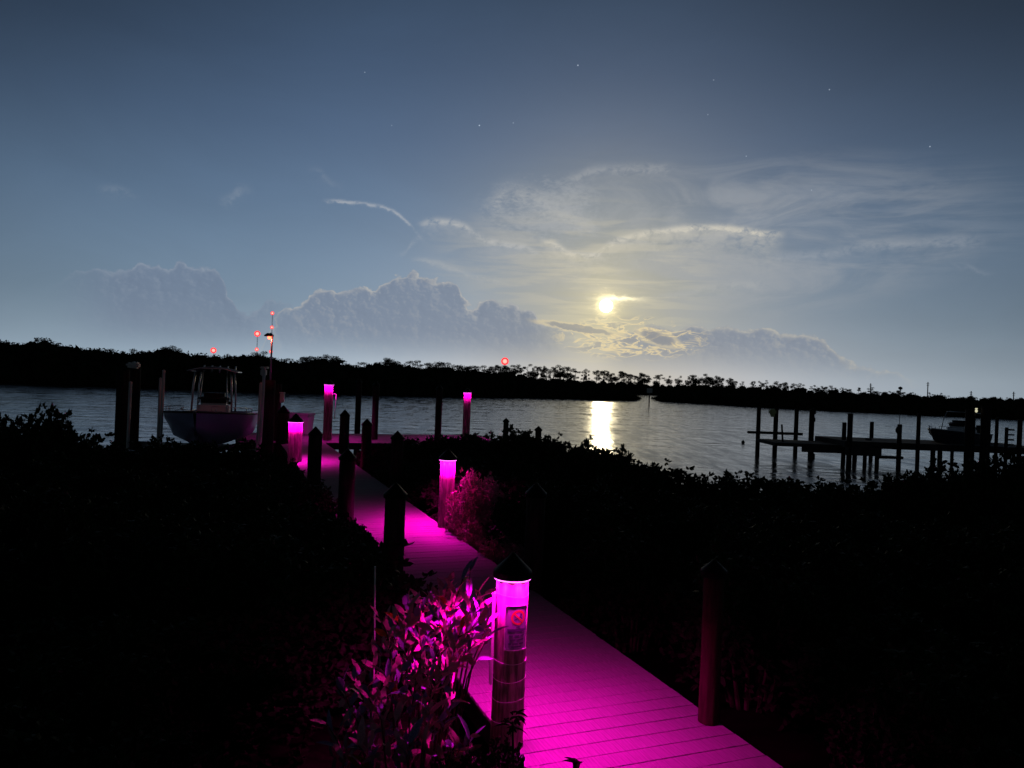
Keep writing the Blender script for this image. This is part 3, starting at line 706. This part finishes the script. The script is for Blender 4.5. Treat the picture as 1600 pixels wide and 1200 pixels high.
q = P(1525.5, 642, 32.9); bm = BM(); ball(bm, tuple(q), .055, (1, 1, 1.4)); box(bm, (q.x, q.y, q.z + .10), (.07, .07, .05)); o = tag(obj('dock_lamp', bm, M['warmbulb'], None, True), 'tiny pale yellow lamp above the side-on boat', 'lamp')
bm = BM(); a = P(1525, 690, 33.1); tube(bm, [(q.x, q.y + .06, -.9), (q.x, q.y + .06, q.z + .1)], .02, 6); tag(obj('lamp_pole', bm, M['black'], None, True), 'slim black pole carrying the tiny yellow dock lamp', 'pole')

# channel marker
q = G(1014, 633, WATER); cmk = thing('channel_marker', 'square channel marker board on a thin post in the gap between islands', 'channel marker', tuple(q))
bm = BM(); tube(bm, [(0, 0, -1), (.02, 0, 3.1)], .13, 8); obj('post', bm, M['pile'], cmk, True)
bm = BM(); box(bm, (0, -.16, 2.95), (1.15, .06, .95), bev=.01); obj('board', bm, M['pvc'], cmk)

# radio towers with red lights far away
def tower(u, lights, vbase, label, Y=620, mast=.30):
    vt = min(lights) - 1; p = P(u, vt, Y); base_ = P(u, vbase, Y)
    xb = p.x
    t = thing('radio_mast', label, 'radio mast', (xb, Y, WATER)); bm = BM(); H = p.z - WATER
    for k in range(3):
        an = k * 2.0944; tube(bm, [(.5 * math.cos(an), .5 * math.sin(an), 0), (.35 * math.cos(an), .35 * math.sin(an), H)], .07 * mast / .3, 4)
    nsg = int(H / 2.5)
    for k in range(nsg):
        a0_ = (k % 3) * 2.0944; a1_ = a0_ + 2.0944; z0_, z1_ = k * 2.5, (k + 1) * 2.5
        tube(bm, [(.45 * math.cos(a0_), .45 * math.sin(a0_), z0_), (.45 * math.cos(a1_), .45 * math.sin(a1_), z1_)], .05, 3)
    obj('mast', bm, M['black'], t)
    for v, r in zip(lights[::1], [l for l in radii[label]]):
        q = P(u, v, Y); bm = BM(); ball(bm, (0, -.6, q.z - WATER), r, sub=3); obj('beacon', bm, M['redlamp'], t, True)
radii = {'slim radio mast with a large red beacon above a small one': (2.5, 1.5), 'tallest radio mast with small red beacons above the lamp post': (1.5, 1.4, 1.5), 'low red beacon on a mast behind the trees above the boat': (2.4,),
         'single red beacon on a mast over the treeline mid picture': (3.2,)}
ks = list(radii)
tower(402.5, [521.5, 546], 575, ks[0]); tower(426, [489.5, 511.5, 549.5], 575, ks[1]); tower(334, [547.5], 575, ks[2]); tower(789, [564.5], 590, ks[3])
# unlit poles on the right skyline
for (u, vt, Y, lab) in ((1360.5, 599, 420, 'leftmost thin utility pole on the right skyline'), (1407, 605, 420, 'short skyline pole with a round head'), (1450, 597, 420, 'tallest utility pole on the right skyline'),
                   (1517.5, 611, 420, 'faint utility pole beyond the tallest one on the skyline'), (1584, 612, 420, 'rightmost skyline pole near the picture edge')):
    p = P(u, vt, Y); bm = BM(); tube(bm, [(p.x, Y, WATER), (p.x, Y, p.z)], .26, 6); box(bm, (p.x, Y, p.z - 1.0), (1.8, .2, .2)); box(bm, (p.x, Y, p.z - 2.0), (1.4, .2, .2))
    if u == 1407: ball(bm, (p.x, Y, p.z - .6), 1.3, (1, 1, .8), 1)
    tag(obj('utility_pole', bm, M['black']), lab, 'utility pole')

# moon
Dm = 5000.0; mp_ = Vector((0, 0, CAMZ)) + ray(947, 478).normalized() * Dm
bm = BM(); ball(bm, (0, 0, 0), Dm * math.tan(R(.50)), (1.03, 1, .98), 4)
mo = obj('moon', bm, M['moon'], None, True); mo.location = mp_; tag(mo, 'bright pale yellow moon shining through thin cloud over the water', 'moon')

# ------------------------------------------------------------------ foliage generators (numpy)
def rand_dirs(n): v = RNG.normal(size=(n, 3)); return v / np.linalg.norm(v, axis=1)[:, None]
def leaf_mesh(name, base_, dirs, length, width, fold=.25, curve=.12, seg=1):
    """folded pointed leaves; base_ (n,3), dirs (n,3)"""
    n = len(base_); rnd = rand_dirs(n); side = np.cross(dirs, rnd); side /= np.linalg.norm(side, axis=1)[:, None] + 1e-9
    up = np.cross(side, dirs); L = length[:, None]; Wd = width[:, None]
    b = base_; m1 = b + dirs * L * .35; m2 = b + dirs * L * .78 - up * L * curve * .5; tip = b + dirs * L - up * L * curve
    l1 = m1 + side * Wd * .45 + up * Wd * fold; r1 = m1 - side * Wd * .45 + up * Wd * fold
    l2 = m2 + side * Wd * .40 + up * Wd * fold; r2 = m2 - side * Wd * .40 + up * Wd * fold
    V = np.stack([b, l1, l2, tip, r2, r1], 1).reshape(-1, 3); i = np.arange(n) * 6
    Fc = np.concatenate([np.stack([i, i + 1, i + 5], 1), np.stack([i + 1, i + 2, i + 5], 1), np.stack([i + 2, i + 4, i + 5], 1), np.stack([i + 2, i + 3, i + 4], 1)])
    return npmesh(name, V, Fc)
def npmesh(name, V, Fc):
    me = bpy.data.meshes.new(name); nv, nf = len(V), len(Fc)
    me.vertices.add(nv); me.vertices.foreach_set('co', np.asarray(V, np.float32).ravel())
    me.loops.add(nf * 3); me.loops.foreach_set('vertex_index', np.asarray(Fc, np.int32).ravel())
    me.polygons.add(nf); me.polygons.foreach_set('loop_start', np.arange(nf, dtype=np.int32) * 3)
    me.update(); me.validate(); return me
def bush_mesh(name, nros, leaf=.10, nl=7, seed=0, rough=.17):
    """bush 0.7 m in radius and 1.6 m tall, leaves at their true size"""
    d = rand_dirs(nros); d[:, 2] = np.abs(d[:, 2]) - .35 * RNG.random(nros)
    rr = (RNG.random(nros) ** .38)
    lump = 1 + rough * np.sin(d[:, 0] * 5 + seed) * np.cos(d[:, 1] * 4.3 + seed * 2) + rough * .6 * np.sin(d[:, 2] * 9 + d[:, 0] * 7 + seed)
    c = d * (rr * lump)[:, None] * np.array([.70, .70, .80]); c[:, 2] += .80
    low = c[:, 2] < .8; c[low, 2] = .8 - (.8 - c[low, 2]) * 2.6; c[:, 2] = np.clip(c[:, 2], 0.02, 9)
    out = d * .8 + np.array([0, 0, .55]); out /= np.linalg.norm(out, axis=1)[:, None]
    bb = np.repeat(c, nl, 0) + RNG.normal(size=(nros * nl, 3)) * .012; oo = np.repeat(out, nl, 0)
    dd = oo * .45 + rand_dirs(nros * nl) * .9; dd /= np.linalg.norm(dd, axis=1)[:, None]
    n = nros * nl
    return leaf_mesh(name, bb, dd, leaf * RNG.uniform(.7, 1.25, n), leaf * .52 * RNG.uniform(.8, 1.2, n))
def stems_mesh(n=14):
    bm = BM()
    for k in range(n):
        a = 6.283 * k / n + random.uniform(-.3, .3); r = random.uniform(.15, .5); h = random.uniform(1.0, 1.5)
        b0_ = Vector((.12 * math.cos(a), .12 * math.sin(a), -.05)); t0_ = Vector((r * math.cos(a), r * math.sin(a), h * (1 - .5 * r * r)))
        mid = (b0_ + t0_) / 2 + Vector((0, 0, .08)); tube(bm, [b0_, mid, t0_], [.022, .014, .006], 5)
    me = bpy.data.meshes.new('stem'); bm.to_mesh(me); bm.free(); me.materials.append(M['stem']); return me
BUSH = []
for i in range(4):
    me = bush_mesh('foliage', 900, .085, 8, i * 1.7); me.materials.append(M['leaf']); BUSH.append(me)
FINE = []
for i in range(3):
    me = bush_mesh('foliage', 1500, .055, 8, 3 + i * 2.1, .20); me.materials.append(M['leaf']); FINE.append(me)
STEM = [stems_mesh() for _ in range(2)]
nb_ = 0
def bush(x, y, ztop, r, label, group, meshes=BUSH, zb=-.6, rz=None, foliage_mat=None):
    global nb_; nb_ += 1
    t = thing('mangrove_bush', label, 'bush', (x, y, zb), random.uniform(0, 6.28) if rz is None else rz, group)
    t.scale = (r / .7, r / .7, (ztop - zb) / 1.62)
    for nm, me in (('foliage', meshes[nb_ % len(meshes)]), ('stem', STEM[nb_ % 2])):
        o = bpy.data.objects.new(nm, me); COL.objects.link(o); o.parent = t
    return t
def interp(tab, u, k): return float(np.interp(u, [q[0] for q in tab], [q[k] for q in tab]))
def lbl_r(u):
    a = ('in the far hedge before the dock platform' if u < 640 else 'on the hedge top below the right dock lamp' if u < 860 else 'on the hedge top under the moon glitter' if u < 1020
         else 'on the hedge top between the moon glitter and the neighbour dock' if u < 1170 else 'on the hedge top in front of the neighbour dock')
    return 'leafy black bush ' + a, 'bushes ' + a
def lbl_l(u):
    a = ('forming the left hedge top at the picture edge' if u < 45 else 'in the tall clump left of the thick lift piles' if u < 165 else 'on the hedge top below the lifted boat' if u < 430 else 'along the left flank of the boardwalk')
    return 'leafy black bush ' + a, 'bushes ' + a
LBL_R = 'black leafy bush deep inside the dark hedge right of the boardwalk'; GR_R = 'inner hedge bushes right of the boardwalk'
LBL_L = 'black leafy bush deep inside the dark hedge left of the boardwalk'; GR_L = 'inner hedge bushes left of the boardwalk'
def edge_t(x, y): return st((x, y))[1]
rt = [(585, 712, 22), (610, 700, 21.5), (630, 690, 21), (655, 682, 20), (700, 672, 19), (745, 676, 18), (790, 668, 17), (840, 672, 16), (900, 682, 15), (960, 693, 14), (1000, 708, 13), (1060, 728, 12.5), (1100, 738, 12),
      (1150, 736, 12), (1200, 733, 11.5), (1250, 745, 11.2), (1300, 750, 11), (1380, 740, 11), (1440, 732, 11), (1500, 712, 11), (1560, 706, 11), (1680, 700, 11)]
lt_ = [(-80, 640, 12), (0, 637, 12), (28, 655, 12), (70, 627, 11.6), (108, 660, 11.5), (140, 657, 11.6), (165, 684, 12), (230, 686, 12.5), (300, 682, 13), (380, 684, 13.5), (425, 696, 14), (440, 742, 13.5), (490, 748, 12.5), (520, 756, 11.4),
      (545, 794, 9.4), (575, 812, 8.4), (600, 834, 7.6), (625, 864, 6.9), (648, 890, 6.3)]
# outer rows: the silhouettes
u = 588
while u < 1680:
    Y = interp(rt, u, 2); v = interp(rt, u, 1) + random.uniform(-3, 7); p = P(u, v, Y); r = random.uniform(.55, .8)
    if edge_t(p.x, p.y) > wW / 2 + r * .75: bush(p.x, p.y, p.z, r, *lbl_r(u))
    else: q = W(st(p)[0], wW / 2 + r * .8); bush(q.x, q.y, p.z, r, *lbl_r(u))
    u += r * 1.0 * F / Y * .82
u = -60
while u < 655:
    Y = interp(lt_, u, 2); v = interp(lt_, u, 1) + random.uniform(-3, 6); p = P(u, v, Y); r = random.uniform(.5, .75)
    if Y < 10: r *= .8
    e = edge_t(p.x, p.y)
    if e > -wW / 2 - r * .72: q = W(st(p)[0], -wW / 2 - r * .72); p.x, p.y = q.x, q.y
    bush(p.x, p.y, p.z, r, *lbl_l(u)); u += r * F / Y * .75
# inner rows filling the mass
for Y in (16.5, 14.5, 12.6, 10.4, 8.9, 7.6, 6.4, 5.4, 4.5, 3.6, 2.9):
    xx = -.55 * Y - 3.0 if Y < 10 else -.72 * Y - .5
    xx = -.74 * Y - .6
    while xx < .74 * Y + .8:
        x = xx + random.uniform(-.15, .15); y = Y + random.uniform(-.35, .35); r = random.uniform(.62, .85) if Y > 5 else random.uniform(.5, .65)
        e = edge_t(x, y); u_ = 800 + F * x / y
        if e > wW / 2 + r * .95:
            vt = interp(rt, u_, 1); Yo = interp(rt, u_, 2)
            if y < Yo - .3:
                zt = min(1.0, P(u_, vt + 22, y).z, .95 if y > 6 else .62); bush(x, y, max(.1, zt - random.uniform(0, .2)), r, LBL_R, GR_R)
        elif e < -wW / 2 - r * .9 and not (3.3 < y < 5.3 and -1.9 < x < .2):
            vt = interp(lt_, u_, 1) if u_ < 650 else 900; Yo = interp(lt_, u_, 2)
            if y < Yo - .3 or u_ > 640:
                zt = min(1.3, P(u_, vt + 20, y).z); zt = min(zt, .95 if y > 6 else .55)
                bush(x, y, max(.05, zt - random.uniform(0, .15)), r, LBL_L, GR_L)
        xx += .95 if Y > 5 else .75
# low growth closing the deck's right flank further out
for i in range(16):
    s_ = st(P(640, 700, 10.6))[0] + i * .68; q = W(s_, wW / 2 + .62 + random.uniform(0, .25)); bush(q.x, q.y, random.uniform(.28, .5), .6, LBL_R, GR_R)
    q = W(s_ + .3, wW / 2 + 1.6 + random.uniform(0, .25)); bush(q.x, q.y, random.uniform(.35, .6), .65, LBL_R, GR_R)
# bush that catches the light of the second lamp, lit look boosted by pinker leaf colour
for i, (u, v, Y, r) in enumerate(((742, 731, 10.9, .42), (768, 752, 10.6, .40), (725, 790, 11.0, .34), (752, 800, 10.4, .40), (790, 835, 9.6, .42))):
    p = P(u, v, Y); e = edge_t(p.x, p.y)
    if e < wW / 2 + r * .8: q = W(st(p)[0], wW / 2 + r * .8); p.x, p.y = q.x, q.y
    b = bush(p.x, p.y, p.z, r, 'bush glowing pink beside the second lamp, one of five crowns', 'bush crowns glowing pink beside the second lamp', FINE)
    b.children[0].data = b.children[0].data if i else b.children[0].data
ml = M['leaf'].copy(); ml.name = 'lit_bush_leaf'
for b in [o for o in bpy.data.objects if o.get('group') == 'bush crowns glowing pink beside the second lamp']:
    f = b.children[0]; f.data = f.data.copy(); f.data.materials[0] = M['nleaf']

# ------------------------------------------------------------------ the near shrub with its big leaves
ns = thing('leafy_shrub', 'leafy shrub with long pointed leaves lit pink and orange, left of the sign piling', 'shrub', (0, 0, 0))
def big_leaf_mesh(name, m, wide=.34, curl=.10):
    V, Fc = [], []; n = 6
    for i in range(n + 1):
        t = i / n; wv = wide * .5 * math.sin(math.pi * min(1, t * .96 + .02)) ** .75 * (1 - .25 * t) if 0 < i < n else .004
        z = -curl * t * t
        V += [(-wv, t, z + wv * .35), (0, t, z), (wv, t, z + wv * .35)]
    for i in range(n):
        a = 3 * i; Fc += [(a, a + 1, a + 4, a + 3), (a + 1, a + 2, a + 5, a + 4)]
    me = pymesh(name, V, Fc, True); me.materials.append(m); return me
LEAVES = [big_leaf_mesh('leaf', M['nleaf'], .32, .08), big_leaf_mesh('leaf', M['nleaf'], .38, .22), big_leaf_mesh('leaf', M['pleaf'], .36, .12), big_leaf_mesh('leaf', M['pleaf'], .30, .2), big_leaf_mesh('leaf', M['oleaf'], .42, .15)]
def put_leaf(pos, d, L, me, parent, roll=0.0):
    o = bpy.data.objects.new('leaf', me); COL.objects.link(o); o.parent = parent
    q = d.to_track_quat('Y', 'Z'); o.rotation_mode = 'QUATERNION'; o.rotation_quaternion = q @ Euler((0, roll, 0)).to_quaternion(); o.location = pos; o.scale = (L, L, L)
shoots = []
def shoot(u0, v0, Y0, u1, v1, Y1, n, big=.14, bend=.06):
    shoots.append((P(u0, v0, Y0), P(u1, v1, Y1), n, big, bend))
# upright shoots near the lamp
for (u0, v0, Y0, u1, v1, Y1, n) in ((700, 1010, 4.5, 723, 905, 4.35, 9), (705, 1020, 4.4, 748, 925, 4.3, 9), (690, 1020, 4.5, 752, 975, 4.25, 9), (680, 1010, 4.5, 688, 925, 4.5, 8), (660, 1020, 4.6, 660, 940, 4.6, 7),
                             (700, 1060, 4.3, 742, 1005, 4.2, 8), (690, 1080, 4.2, 712, 1010, 4.2, 8), (650, 1060, 4.4, 632, 975, 4.5, 7), (670, 1100, 4.2, 690, 1055, 4.1, 8), (640, 1120, 4.2, 650, 1060, 4.1, 8),
                             (620, 1110, 4.2, 600, 1050, 4.2, 7), (690, 1150, 4.0, 708, 1095, 3.95, 8), (660, 1170, 3.9, 672, 1110, 3.9, 7), (600, 1160, 4.0, 575, 1090, 4.0, 7), (560, 1130, 4.2, 535, 1065, 4.2, 6),
                             (715, 1190, 3.8, 735, 1150, 3.75, 8), (700, 1215, 3.7, 718, 1172, 3.65, 7), (640, 1210, 3.8, 640, 1160, 3.8, 6), (580, 1215, 3.8, 560, 1165, 3.8, 6), (535, 1190, 4.0, 510, 1130, 4.0, 5),
                             (715, 1045, 4.45, 758, 948, 4.35, 8), (730, 1060, 4.4, 765, 990, 4.3, 6), (675, 1040, 4.4, 700, 960, 4.35, 8), (610, 1010, 4.6, 590, 960, 4.7, 5), (720, 1010, 4.5, 735, 885, 4.45, 6), (735, 1015, 4.45, 758, 925, 4.35, 8), (715, 1000, 4.5, 712, 935, 4.45, 8), (740, 1030, 4.4, 764, 965, 4.3, 7), (690, 990, 4.5, 700, 915, 4.5, 8), (725, 1030, 4.4, 740, 960, 4.35, 8)):
    shoot(u0, v0, Y0, u1, v1, Y1, n)
bm = BM(); cnt = 0; root = P(640, 1330, 4.3)
for (a, b, n, big, bend) in shoots:
    low = a + (root - a) * .35 + Vector((0, 0, -.25)); mid = (a + b) / 2 + Vector((random.uniform(-bend, bend), random.uniform(-bend, bend), 0)) * .5
    tube(bm, [low, a, mid, b], [.008, .006, .0045, .003], 6)
    for k in range(n):
        t = (k + .6) / n; p = a.lerp(mid, t * 2) if t < .5 else mid.lerp(b, t * 2 - 1)
        ax = (b - a).normalized(); an = k * 2.4 + random.random(); s1 = ax.orthogonal().normalized(); s2 = ax.cross(s1)
        d = (ax * random.uniform(.8, 1.6) + (s1 * math.cos(an) + s2 * math.sin(an)) * random.uniform(.5, 1.0)).normalized()
        rr = random.random(); me = LEAVES[0 if rr < .40 else 1 if rr < .62 else 2 if rr < .80 else 3 if rr < .93 or p.x > -.22 else 4]
        if cnt < 298: put_leaf(p, d, big * random.uniform(.65, 1.15), me, ns, random.uniform(-1.2, 1.2)); cnt += 1
obj('stem', bm, M['stem'], ns, True)
# denser small foliage behind and below
def scatter(poly, n, size, m, name):
    B, D = [], []
    for _ in range(n):
        u, v, Y = poly(); p = P(u, v, Y); B.append(p); D.append(np.array([random.gauss(0, .6), random.gauss(0, .6), random.uniform(.1, 1.5)]))
    B = np.array([tuple(b) for b in B]); D = np.array(D); D /= np.linalg.norm(D, axis=1)[:, None]
    me = leaf_mesh(name, B, D, size * RNG.uniform(.6, 1.2, n), size * .36 * RNG.uniform(.7, 1.2, n)); me.materials.append(m); return link(name, me, None, ns, 'stuff')
def reg():
    v = random.uniform(935, 1260); lo_ = np.interp(v, [935, 1000, 1100, 1260], [640, 590, 530, 500]); hi = np.interp(v, [935, 1000, 1060, 1110, 1180, 1260], [715, 725, 715, 700, 725, 800])
    u = random.uniform(lo_, hi); return u, v, random.uniform(4.3, 5.0) - (v - 935) * .0022
scatter(reg, 380, .11, M['nleaf'], 'foliage'); scatter(reg, 160, .10, M['pleaf'], 'foliage')
p = P(585, 1030, 5.0); q = P(586, 885, 5.0); bm = BM(); tube(bm, [(p.x, p.y, -.6), tuple(p), tuple(q)], .006, 6)
tag(obj('reed_stalk', bm, M['pvc'], None, True), 'single thin upright stalk rising from the dark hedge left', 'stalk')
# sprouts coloured near black to look unlit, overlapping the deck at the bottom
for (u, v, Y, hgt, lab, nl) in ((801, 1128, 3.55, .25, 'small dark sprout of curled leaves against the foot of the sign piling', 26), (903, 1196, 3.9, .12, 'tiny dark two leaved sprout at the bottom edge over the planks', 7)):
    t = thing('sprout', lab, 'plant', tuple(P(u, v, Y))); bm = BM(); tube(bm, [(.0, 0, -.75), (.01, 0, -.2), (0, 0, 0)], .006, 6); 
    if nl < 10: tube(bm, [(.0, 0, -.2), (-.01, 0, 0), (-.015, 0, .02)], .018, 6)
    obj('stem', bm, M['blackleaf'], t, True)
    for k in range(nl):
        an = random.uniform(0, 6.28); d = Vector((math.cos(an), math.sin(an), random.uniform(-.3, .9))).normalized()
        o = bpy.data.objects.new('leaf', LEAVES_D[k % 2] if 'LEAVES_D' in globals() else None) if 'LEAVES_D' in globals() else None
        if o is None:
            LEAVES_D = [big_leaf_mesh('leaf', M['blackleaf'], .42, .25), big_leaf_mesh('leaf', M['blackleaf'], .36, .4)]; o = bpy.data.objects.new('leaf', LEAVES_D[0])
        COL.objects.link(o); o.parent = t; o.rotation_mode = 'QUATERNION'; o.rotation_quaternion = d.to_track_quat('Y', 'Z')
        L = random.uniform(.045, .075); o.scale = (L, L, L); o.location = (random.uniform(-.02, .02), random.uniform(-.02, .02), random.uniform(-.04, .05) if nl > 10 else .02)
for (u, v, Y) in ((782, 1185, 3.5), (735, 1175, 3.7), (690, 1200, 3.7)):
    p = P(u, v, Y); bush(p.x, p.y, p.z + .05, .30, 'low black bush at the very bottom in front of the sign piling', 'low bushes at the bottom below the sign piling', FINE, zb=-.5)

# ------------------------------------------------------------------ far shore
def shoreline(name, tab, label, step=7, rows=3, dy=9, seed=0):
    """tab: (u, v_top, Y, v_water ignored)"""
    Vs, Fs, off = [], [], 0
    bm0 = bmesh.new(); bmesh.ops.create_icosphere(bm0, subdivisions=2, radius=1); sv = np.array([tuple(v.co) for v in bm0.verts]); sf = np.array([[v.index for v in f.verts] for f in bm0.faces]); bm0.free()
    u = tab[0][0]
    while u < tab[-1][0]:
        Y0 = interp(tab, u, 2); vt = interp(tab, u, 1)
        for k in range(rows):
            Y = Y0 + k * dy + RNG.uniform(-1.5, 1.5); top = P(u, vt + RNG.uniform(-2.2, 4.5) + (0 if k == rows - 1 else (rows - 1 - k) * 5), Y); r = RNG.uniform(1.8, 3.0); hgt = top.z - WATER
            if hgt < .8: continue
            c = np.array([top.x + RNG.uniform(-.6, .6), Y, WATER + hgt - min(r * .8, hgt * .5)])
            s3 = np.array([r, r, min(r * .8, hgt * .5)])
            d = sv * (1 + .18 * RNG.normal(size=(len(sv), 1))); d = d * s3 * .86
            low = d[:, 2] < 0; d[low, 2] = d[low, 2] * (hgt / s3[2]); V = d + c; V[:, 2] = np.maximum(V[:, 2], WATER - .3)
            Vs.append(V); Fs.append(sf + off); off += len(V)
            n = 150; dd = rand_dirs(n); dd[:, 2] = np.abs(dd[:, 2]) * 1.2 - .5; dd /= np.linalg.norm(dd, axis=1)[:, None]
            cc = c + dd * s3 * RNG.uniform(.8, 1.15, (n, 1)); e = rand_dirs(n) * .45 * RNG.uniform(.5, 1.2, (n, 1)); g_ = rand_dirs(n) * .35
            T = np.stack([cc - e, cc + e, cc + g_ + e * .2], 1).reshape(-1, 3); Vs.append(T); Fs.append(np.arange(3 * n).reshape(-1, 3) + off); off += 3 * n
        u += step * RNG.uniform(.7, 1.3)
    me = npmesh(name, np.concatenate(Vs), np.concatenate(Fs)); me.materials.append(M['far']); o = link(name, me, None, None, 'stuff'); o['label'] = label; return o
left_tab = [(-60, 536, 134), (0, 533, 134), (40, 537, 134), (70, 529, 134), (100, 540, 135), (150, 547, 135), (200, 549, 136), (270, 548, 137), (300, 554, 137), (370, 559, 138), (405, 553, 139), (430, 563, 140), (470, 565, 143), (500, 560, 145), (520, 565, 146), (560, 571, 148),
            (605, 567, 150), (650, 571, 155), (700, 575, 160), (740, 579, 168), (790, 581, 178), (830, 589, 186), (900, 594, 192), (950, 598, 196), (975, 602, 198), (990, 616, 199)]
right_tab = [(1036, 617, 208), (1046, 603, 206), (1060, 600, 204), (1100, 602, 195), (1150, 606, 184), (1200, 610, 172), (1300, 616, 165), (1400, 622, 158), (1500, 627, 151), (1600, 630, 146), (1680, 633, 143)]
back_tab = [(780, 588, 420), (860, 592, 420), (950, 596, 420), (1050, 600, 420), (1150, 603, 400), (1300, 610, 380), (1450, 618, 370), (1680, 627, 360)]
shoreline('mangrove_shore', left_tab, 'low black mangrove shore of the left island')
shoreline('mangrove_shore', right_tab, 'low black mangrove shore of the right island')
shoreline('mangrove_shore', back_tab, 'distant black tree belt behind the channel gap', step=6, rows=3, dy=12)
for nm, tab in (('island_ground', left_tab), ('island_ground', right_tab), ('island_ground', back_tab)):
    pts = [P(u, 600, Y) for u, v, Y in tab]; V = []; Fc = []
    for p, (u, v, Y) in zip(pts, tab):
        for k, dz in ((-1.0, -.4), (1.5, .12), (30, .3), (34, -.5)): V.append((p.x * (Y + k) / Y, Y + k, WATER + dz))
    for i in range(len(pts) - 1):
        for k in range(3): a = 4 * i + k; Fc.append((a, a + 4, a + 5, a + 1))
    link(nm, pymesh(nm, V, Fc), M['soil'], kind='structure')

# pines and round trees standing above the belt
def pine_meshes(seed, flat=.45, nclump=9, lean=.0, H=1.0):
    random.seed(seed); bm = BM(); top = Vector((lean, 0, H * .93))
    tube(bm, [(0, 0, 0), (lean * .2, .02, H * .4), (lean * .6, 0, H * .7), top], [.018, .013, .010, .005], 5)
    Vs, Fs, off = [], [], 0
    for k in range(nclump):
        z = H * random.uniform(.60, .97); sp_ = .20 * (1.15 - abs(z / H - .78) * 2.0); a = random.uniform(0, 6.28); c = Vector((lean * z + sp_ * math.cos(a) * random.uniform(.3, 1), sp_ * math.sin(a) * random.uniform(.3, 1), z))
        tube(bm, [(lean * z * .8, 0, z - .1), c], [.006, .003], 4)
        n = 150; d = rand_dirs(n); s3 = np.array([.10, .10, .075 * flat]) * random.uniform(.7, 1.2); cc = np.array(c) + d * s3 * RNG.random((n, 1)) ** .4
        e = rand_dirs(n) * .017; g_ = rand_dirs(n) * .016; T = np.stack([cc - e, cc + e, cc + g_], 1).reshape(-1, 3)
        Vs.append(T); Fs.append(np.arange(3 * n).reshape(-1, 3) + off); off += 3 * n
    tr = bpy.data.meshes.new('trunk'); bm.to_mesh(tr); bm.free(); tr.materials.append(M['far'])
    cr = npmesh('crown', np.concatenate(Vs), np.concatenate(Fs)); cr.materials.append(M['far']); return tr, cr
PINES = [pine_meshes(s, f, n, l) for s, f, n, l in ((1, .8, 9, .06), (2, 1.0, 12, -.05), (3, .7, 7, .12), (4, 1.1, 14, .0), (5, .65, 8, -.1))]
random.seed(21); npn = 0
def pine(u, v, Y, label, group, fat=1.0):
    global npn; npn += 1
    p = P(u, v, Y); H = p.z - WATER; t = thing('pine_tree', label, 'tree', (p.x, Y, WATER), random.uniform(0, 6.28), group); s_ = H * random.uniform(.6, 1.35) * fat; t.scale = (s_, s_, H)
    tr, cr = PINES[random.randrange(5)]
    for nm, me in (('trunk', tr), ('crown', cr)):
        o = bpy.data.objects.new(nm, me); COL.objects.link(o); o.parent = t
ptop = [(780, 572), (800, 570), (835, 571), (860, 573), (885, 571), (910, 578), (945, 580), (985, 582), (1020, 585), (1045, 583), (1060, 588), (1100, 585), (1130, 588), (1150, 593), (1180, 594), (1240, 600), (1280, 602), (1330, 607), (1380, 609), (1420, 614), (1500, 618), (1560, 622), (1620, 624)]
u = 778
while u < 1330:
    pine(u, interp(ptop, u, 1) + random.uniform(-2, 4), random.uniform(395, 430), 'slender pine with clumped crown standing over the distant tree belt', 'distant pines on the skyline'); u += random.choice((3, 4, 5, 6, 9, 15))
while u < 1640:
    pine(u, interp(ptop, u, 1) + random.uniform(-3, 5), random.uniform(360, 400), 'slender pine with clumped crown standing over the distant tree belt', 'distant pines on the skyline', 1.2); u += random.choice((4, 7, 10, 22))
for u, v in ((262, 543), (275, 541), (215, 546), (412, 549), (402, 551), (448, 560), (478, 556), (500, 553), (518, 556), (565, 566), (604, 559), (612, 562), (640, 564), (652, 563), (685, 566), (705, 567), (735, 571), (757, 571), (770, 573), (360, 556), (168, 544), (68, 528), (530, 560), (585, 566), (670, 568), (625, 566), (720, 571), (490, 557), (745, 573)):
    pine(u, v + .5, interp(left_tab, u, 2) + 16, 'small tree crown rising above the left island mangroves', 'trees on the left island', 1.5)
